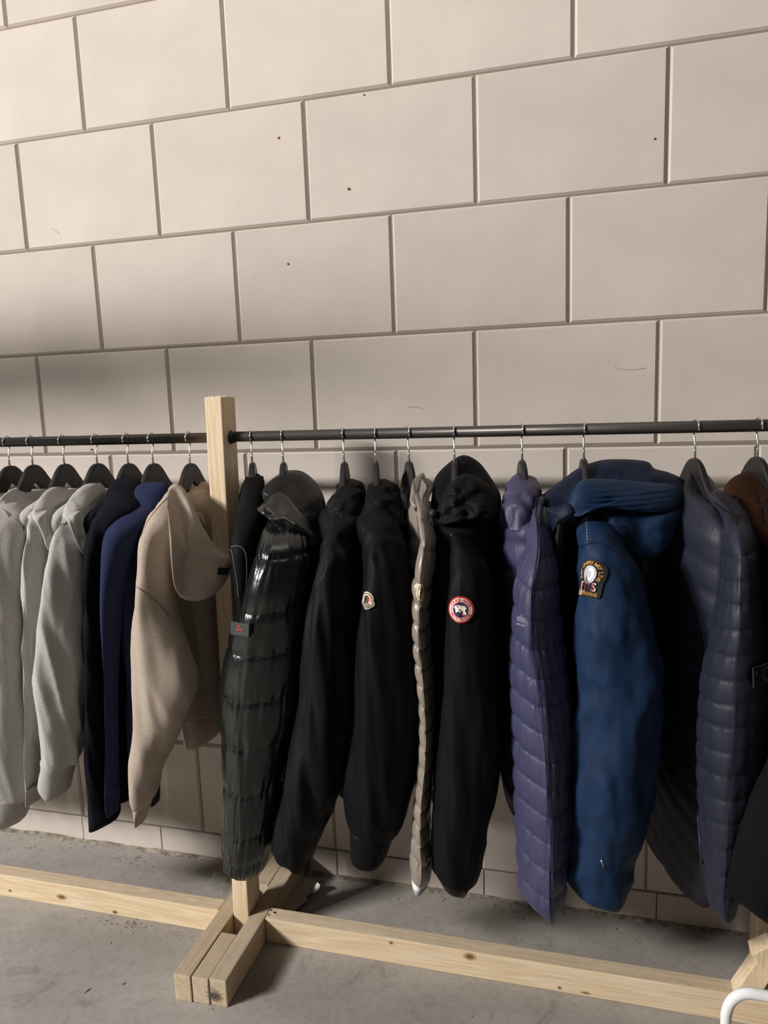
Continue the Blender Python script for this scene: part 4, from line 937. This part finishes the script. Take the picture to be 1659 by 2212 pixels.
blob('collar', [(1226, 1108, -.44), (1228, 1082, -.43), (1240, 1055, -.42), (1258, 1037, -.40), (1300, 1034, -.37), (1380, 1040, -.33), (1448, 1046, -.30), (1476, 1060, -.30), (1474, 1082, -.33), (1446, 1104, -.37), (1385, 1106, -.40), (1315, 1097, -.43), (1272, 1100, -.45), (1245, 1116, -.45)], (1345, 1072, -.385), M['blue'], g, 0.032, 0.03, fold=0.004, fsc=14, seed=64, rib=(0.0016, 0.009))
blob('hood_pouch', [(1300, 1104, -0.410), (1370, 1108, -0.390), (1440, 1098, -0.360), (1470, 1108, -0.350), (1458, 1150, -0.370), (1438, 1188, -0.390), (1406, 1206, -0.400), (1372, 1198, -0.410), (1335, 1160, -0.420)], (1392, 1140, -0.390), M['blue'], g, 0.028, 0.03, fold=0.012, fsc=12, seed=65)
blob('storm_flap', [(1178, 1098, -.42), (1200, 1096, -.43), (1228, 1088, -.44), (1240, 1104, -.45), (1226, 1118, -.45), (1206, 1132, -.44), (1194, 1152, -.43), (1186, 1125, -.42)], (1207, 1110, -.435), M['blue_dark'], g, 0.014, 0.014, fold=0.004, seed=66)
seam_line('shoulder_seam', bs, [(1246, 1184), (1268, 1176), (1290, 1172), (1312, 1180), (1336, 1200)], 0.0012, M['blue_dark'], g)
for k in range(7): seam_line('bar_tack', bs, [(1266+k*.4, 1120+k*7.2), (1266.3+k*.4, 1122+k*7.2), (1266.5+k*.4, 1124+k*7.2)], 0.0006, M['thread_silver'], g)
B = Badge(bs, 1274, 1248, 4); hw, hh = .0292, .036
def arch(hw, hh, r=.006):
    P = [(-hw, -hh+r), (-hw+r*.3, -hh+r*.3), (-hw+r, -hh), (0, -hh), (hw-r, -hh), (hw-r*.3, -hh+r*.3), (hw, -hh+r), (hw, -hh*.3)] + [(hw*math.cos(a), hh-hw+hw*math.sin(a)) for a in np.linspace(0, PI, 17)] + [(-hw, -hh*.3)]
    V = [(0, 0)]; F = []; n = len(P)
    for q in (.5, 1): V += [(x*q, y*q) for x, y in P]
    for j in range(n):
        j2 = (j+1) % n; F += [[0, 1+j, 1+j2], [1+j, 1+n+j, 1+n+j2, 1+j2]]
    return V, F
b0 = B.put('badge', arch(hw, hh), 0.0035, M['thread_black'], g, 0.003); b0['label'] = 'arched black badge with parachute globe and gold lettering'
cy = .0055
B.put('lettering', [(lambda VF: ([(x, y+cy) for x, y in VF[0]], VF[1]))(text_arc('THAT OTHERS MAY LIVE', .0060, .0200, 205, -25))][0], 0.0056, M['thread_gold'], b0)
B.put('globe', disc(.0165, .0175, 30, 4, None, 0, cy), 0.0048, M['thread_silver'], b0)
B.put('globe_light', disc(.0085, .0120, 22, 3, None, .0045, cy+.0015), 0.0056, M['thread_white'], b0)
B.put('globe_shade', disc(.0050, .0075, 16, 2, None, .0008, cy+.001), 0.0062, M['thread_silver'], b0)
B.put('globe_line', ([(-.006, cy-.003), (.0055, cy-.0165), (-.0045, cy-.0175)], [[0, 1, 2]]), 0.0064, M['grey_piping'], b0)
B.put('lettering', text_flat("PJ'S", .0150, .0005, -.0235, .047, 0.16), 0.0062, M['thread_pink'], b0)
B.put('lettering', text_flat("PJ'S", .0120, .0005, -.0222, .041, 0.22), 0.0070, M['thread_wine'], b0)
B.put('lettering', text_flat('ANCHORAGE', .0058, .0080, -.0325, .034), 0.0056, M['thread_gold'], b0)
B.put('tan_square', ([(-.0235, -.0345), (-.0125, -.0345), (-.0125, -.0245), (-.0235, -.0245)], [[0, 1, 2, 3]]), 0.0058, M['thread_tan'], b0)
p = at(1299, 1857, -.55)
V, F = tube_vf([tuple(p), tuple(p+np.array([.005, 0, -.015]))], .0022, 8); build('zip_puller', V, F, M['steel'], g)

# ---- open slate navy quilted jacket ----------------------------------------------------------
g, X, ph, zs = garment('quilted_jacket', 15, 'slate-navy quilted jacket, open, with slanting quilt lines, right of the blue parka', 'jacket')
body_loft('body', X, ph, shoulders(zs, 0.19, 0.185, 0.042, 0.36, 0.17, -.02), M['slate'], g, n=2.2, seams=[1.14-.055*i for i in range(15)], puff=0.007, seed=67, chevron=1.0)
qsm = [1190, 1240, 1288, 1340, 1394, 1445, 1494, 1542, 1594, 1644, 1694, 1745, 1800, 1855, 1905]
qs = loft_px('sleeve', [(1075, 1545, 1590, .4, -.35, .03), (1110, 1552, 1612, .4, -.40, .042), (1150, 1556, 1628, .4, -.44, .052), (1200, 1557, 1640, .4, -.465, .06), (1300, 1545, 1647, .4, -.482, .066), (1400, 1526, 1658, .42, -.485, .07), (1470, 1511, 1663, .42, -.485, .07), (1560, 1505, 1662, .42, -.485, .07), (1680, 1503, 1646, .42, -.485, .068), (1760, 1507, 1633, .42, -.485, .066), (1850, 1514, 1613, .42, -.485, .062), (1935, 1523, 1597, .45, -.485, .055), (1962, 1536, 1592, .5, -.485, .045), (1984, 1556, 1574, .5, -.485, .025)],
              M['slate'], g, n=1.6, seams=qsm, puff=0.0055, gather=0.004, slant=(9, 9), seed=68, M_=96, step=4)
far_sleeve(X, ph, zs-0.1, 0.5, 0.05, M['slate'], g)
blob('collar_lining', [(1470, 1085, -.32), (1478, 1045, -.29), (1490, 1020, -.26), (1515, 1016, -.24), (1540, 1038, -.25), (1562, 1075, -.29), (1556, 1112, -.34), (1515, 1112, -.36), (1485, 1112, -.35)], (1515, 1070, -.30), M['black_gloss'], g, 0.02, 0.03, fold=0.006, seed=69)
blob('collar', [(1530, 1075, -.40), (1540, 1060, -.39), (1556, 1058, -.37), (1580, 1072, -.37), (1612, 1108, -.40), (1640, 1176, -.44), (1636, 1194, -.46), (1612, 1168, -.46), (1580, 1120, -.45), (1548, 1092, -.43)], (1584, 1112, -.42), M['slate'], g, 0.02, 0.02, fold=0.003, seed=70)
seam_line('front_zip', qs, [(1503, 1690), (1508, 1760), (1514, 1840), (1521, 1925)], 0.003, M['slate'], g)
B = Badge(qs, 1640, 1455, 0)
b0 = B.put('badge', ([(-.028, -.018), (.028, -.018), (.028, .018), (-.028, .018)], [[0, 1, 2, 3]]), 0.009, M['thread_black'], g, 0.003, conf=0); b0['label'] = 'black buttoned badge with compass ring'
B.put('compass_ring', [(lambda VF: ([(x+.009, y) for x, y in VF[0]], VF[1]))(annulus(.0108, .0120, 30))][0], 0.0093, M['thread_tan'], b0, conf=0)
B.put('button', disc(.0014, .0014, 8, 1, None, -.021, .007), 0.0094, M['thread_white'], b0, conf=0)

# ---- brown collared charcoal coat --------------------------------------------------------------
g, X, ph, zs = garment('coat', 16, 'charcoal coat with brown ribbed corduroy collar at the right picture edge', 'coat')
body_loft('body', X, ph, shoulders(zs, 0.19, 0.185, 0.04, 0.42, 0.19), M['charcoal'], g, fold=0.008, seed=71)
loft_px('sleeve', [(1110, 1690, 1760, .5, -.38, .03), (1180, 1690, 1800, .5, -.45, .055), (1300, 1700, 1830, .5, -.485, .06), (1500, 1690, 1840, .5, -.50, .065), (1640, 1661, 1830, .5, -.52, .065), (1750, 1612, 1810, .5, -.53, .065), (1830, 1590, 1795, .5, -.535, .065), (1930, 1576, 1775, .5, -.535, .06), (1965, 1612, 1760, .5, -.535, .05), (1996, 1655, 1740, .5, -.535, .03)], M['charcoal'], g, n=1.8, fold=0.008, seed=72)
far_sleeve(X, ph, zs-0.1, 0.5, 0.05, M['charcoal'], g)
blob('collar', [(1560, 1075, -.34), (1570, 1045, -.31), (1592, 1026, -.28), (1625, 1018, -.25), (1675, 1024, -.24), (1715, 1070, -.28), (1710, 1140, -.38), (1665, 1185, -.43), (1625, 1150, -.42), (1585, 1110, -.39)], (1640, 1090, -.33), M['brown'], g, 0.035, 0.03, fold=0.006, seed=73, rib=(0.0010, 0.006))

# ------------------------------------------------------------------ odds and ends on the floor
tub = empty('tubular_frame', (1.62, -0.78, 0.0), 'glossy white bent steel tube frame standing in front of the rack', 'frame')
Yt = -0.78
a_ = at(1567, 2230, Yt); c1 = at(1570, 2185, Yt); c2 = at(1584, 2158, Yt); c3 = at(1612, 2146, Yt); c4 = at(1665, 2153, Yt)
top = spline([np.array([a_[0]-.002, Yt, 0.012]), np.array([a_[0]-.001, Yt, a_[2]*.5]), a_, c1, c2, c3, c4, c4+np.array([.10, 0, -.006]), c4+np.array([.24, 0, -.010]), c4+np.array([.285, 0, -.03]), c4+np.array([.30, 0, -.07]), np.array([c4[0]+.302, Yt, 0.1]), np.array([c4[0]+.302, Yt, 0.012])], 10)
V, F = tube_vf([tuple(p) for p in top], 0.0085, 16); build('tube', V, F, M['white_enamel'], tub)
for x in (top[0][0], top[-1][0]):
    V, F = tube_vf([(x, Yt, 0.0), (x, Yt, 0.018)], 0.0115, 16); build('rubber_foot', V, F, M['black_cap'], tub)

# torn sheet with a curled white corner
def torn_sheet():
    out = [(600, 1962), (636, 1966), (664, 1944), (662, 1936), (676, 1927), (684, 1912), (690, 1900), (672, 1898), (660, 1896), (654, 1890), (640, 1892), (630, 1905), (612, 1935)]
    P = np.array([atz(x, y, 0.012) for x, y in out]); c = P.mean(0); V = [tuple(c)]; F = []
    n = len(P)
    for q in (.5, 1): V += [tuple(c+(p-c)*q+np.array([0, 0, .004*nz(p[0]*20, p[1]*20, q)])) for p in P]
    for j in range(n):
        j2 = (j+1) % n; F += [[0, 1+j, 1+j2], [1+j, 1+n+j, 1+n+j2, 1+j2]]
    m0 = len(V); V += [(x, y, z-0.0012) for x, y, z in V[:]]
    F += [[i+m0 for i in f[::-1]] for f in F]
    for j in range(n): j2 = (j+1) % n; F.append([1+n+j, m0+1+n+j, m0+1+n+j2, 1+n+j2])
    o = build('torn_sheet', V, F, M['paper_grey'], None, False, Vector((c[0], c[1], 0)))
    tag(o, 'torn grey sheet with a curled white corner lying behind the floor beam', 'paper')
    cl = [(676, 1930), (686, 1924), (692, 1912), (686, 1906), (680, 1912), (676, 1922)]
    Q = [atz(x, y, .016+.012*(i in (2, 3))) for i, (x, y) in enumerate(cl)]; cc = np.mean(Q, axis=0)+np.array([0, 0, .006])
    V = [tuple(cc)]+[tuple(q) for q in Q]; F = [[0, 1+j, 1+(j+1) % 6] for j in range(6)]
    b_ = len(V); V += [(x, y, z-.0015) for x, y, z in V]; F += [[i+b_ for i in f[::-1]] for f in F]
    build('curled_corner', V, F, M['paper_white'], o)
M['paper_grey'] = m_plain('grey_paper', (0.46, 0.42, 0.38), 0.8); M['paper_white'] = m_plain('white_paper', (0.75, 0.73, 0.70), 0.7)
torn_sheet()
# crumpled clear wrapper behind the left beam
m, nt, b = mat_new('clear_film'); b.inputs['Base Color'].default_value = (.95, .95, .95, 1); b.inputs['Roughness'].default_value = .08; b.inputs['Transmission Weight'].default_value = .85; b.inputs['IOR'].default_value = 1.2; b.inputs['Alpha'].default_value = .16
M['film'] = m
def film():
    r5 = random.Random(3); nx_, ny_ = 16, 9; V = []; F = []
    p0 = atz(440, 1926, 0); p1 = atz(494, 1912, 0)
    for i in range(nx_+1):
        for j in range(ny_+1):
            f, q = i/nx_, j/ny_; x = p0[0]+(p1[0]-p0[0])*f+.012*r5.uniform(-1, 1); y = p0[1]+.01+.07*q-.02*f+.01*r5.uniform(-1, 1)
            V.append((x, y, .003+.028*math.sin(PI*f)*math.sin(PI*q)*r5.uniform(.2, 1.2)+.004*r5.random()))
    for i in range(nx_):
        for j in range(ny_): k = i*(ny_+1)+j; F.append([k, k+1, k+ny_+2, k+ny_+1])
    o = build('plastic_wrapper', V, F, M['film'], None, False); tag(o, 'crumpled clear plastic wrapper behind the beam left of the post', 'wrapper')
film()
# grit and dust swept up along the wall and the beam
def grit():
    r6 = random.Random(12); V = []; F = []
    def chip(x, y, s, h):
        k = len(V); a = r6.uniform(0, 6.28); e = r6.uniform(1, 3.2)
        for q in range(4):
            b_ = a+q*PI/2; l = s*(e if q % 2 == 0 else 1)*r6.uniform(.6, 1.2); V.append((x+l*math.cos(b_), y+l*math.sin(b_), 0.0004))
        V.append((x, y, h)); F.extend([[k, k+1, k+4], [k+1, k+2, k+4], [k+2, k+3, k+4], [k+3, k, k+4]])
    for i in range(300):
        x = r6.uniform(-1.2, 2.3); dens = .5+.5*nz(x*3, 1, 0)
        if r6.random() < dens: chip(x, -0.012-abs(r6.gauss(0, .035)), r6.uniform(.0007, .0022), r6.uniform(.0006, .0018))
    for (px, py, n_, sp, s) in [(620, 1985, 0, .02, .002), (45, 1800, 14, .03, .003), (60, 1832, 8, .02, .003), (265, 1858, 10, .03, .0035), (290, 1866, 8, .02, .003), (285, 2000, 46, .03, .0028), (235, 1985, 20, .03, .003), (400, 2020, 18, .03, .0025), (460, 2176, 14, .02, .0018), (860, 2180, 3, .05, .002), (190, 2140, 1, .0, .006), (268, 2126, 1, 0, .005), (240, 2036, 1, 0, .004), (1050, 2140, 3, .1, .002)]:
        c = atz(px, py, 0)
        for i in range(n_): chip(c[0]+r6.gauss(0, sp), c[1]+r6.gauss(0, sp*.4), r6.uniform(.25, .65)*s, r6.uniform(.2, .5)*s)
    o = build('floor_grit', V, F, M['grit'], None, False, Vector((0, 0, 0))); tag(o, 'dark grit and dust scattered on the floor along the wall', 'grit', kind='stuff')
M['grit'] = m_plain('grit', (0.095, 0.08, 0.066), 0.95)
grit()
# dust bunny on the foot's end grain
def dust():
    r7 = random.Random(9); c = at(462, 2150, -.5275); V = []; F = []
    for i in range(160):
        p = np.array([r7.gauss(0, .006), -abs(r7.gauss(0, .0025)), r7.gauss(0, .006)]); q = p+np.array([r7.gauss(0, .006), -abs(r7.gauss(0, .001)), r7.gauss(0, .006)]); k = len(V)
        w = .00045; V += [tuple(c+p+[w, 0, 0]), tuple(c+p-[w, 0, 0]), tuple(c+q-[w, 0, w]), tuple(c+q+[w, 0, w])]; F.append([k, k+1, k+2, k+3])
    o = build('dust_tuft', V, F, M['dustm'], rack, False); o['kind'] = 'stuff'
M['dustm'] = m_plain('dust', (0.10, 0.085, 0.085), 0.95)
dust()
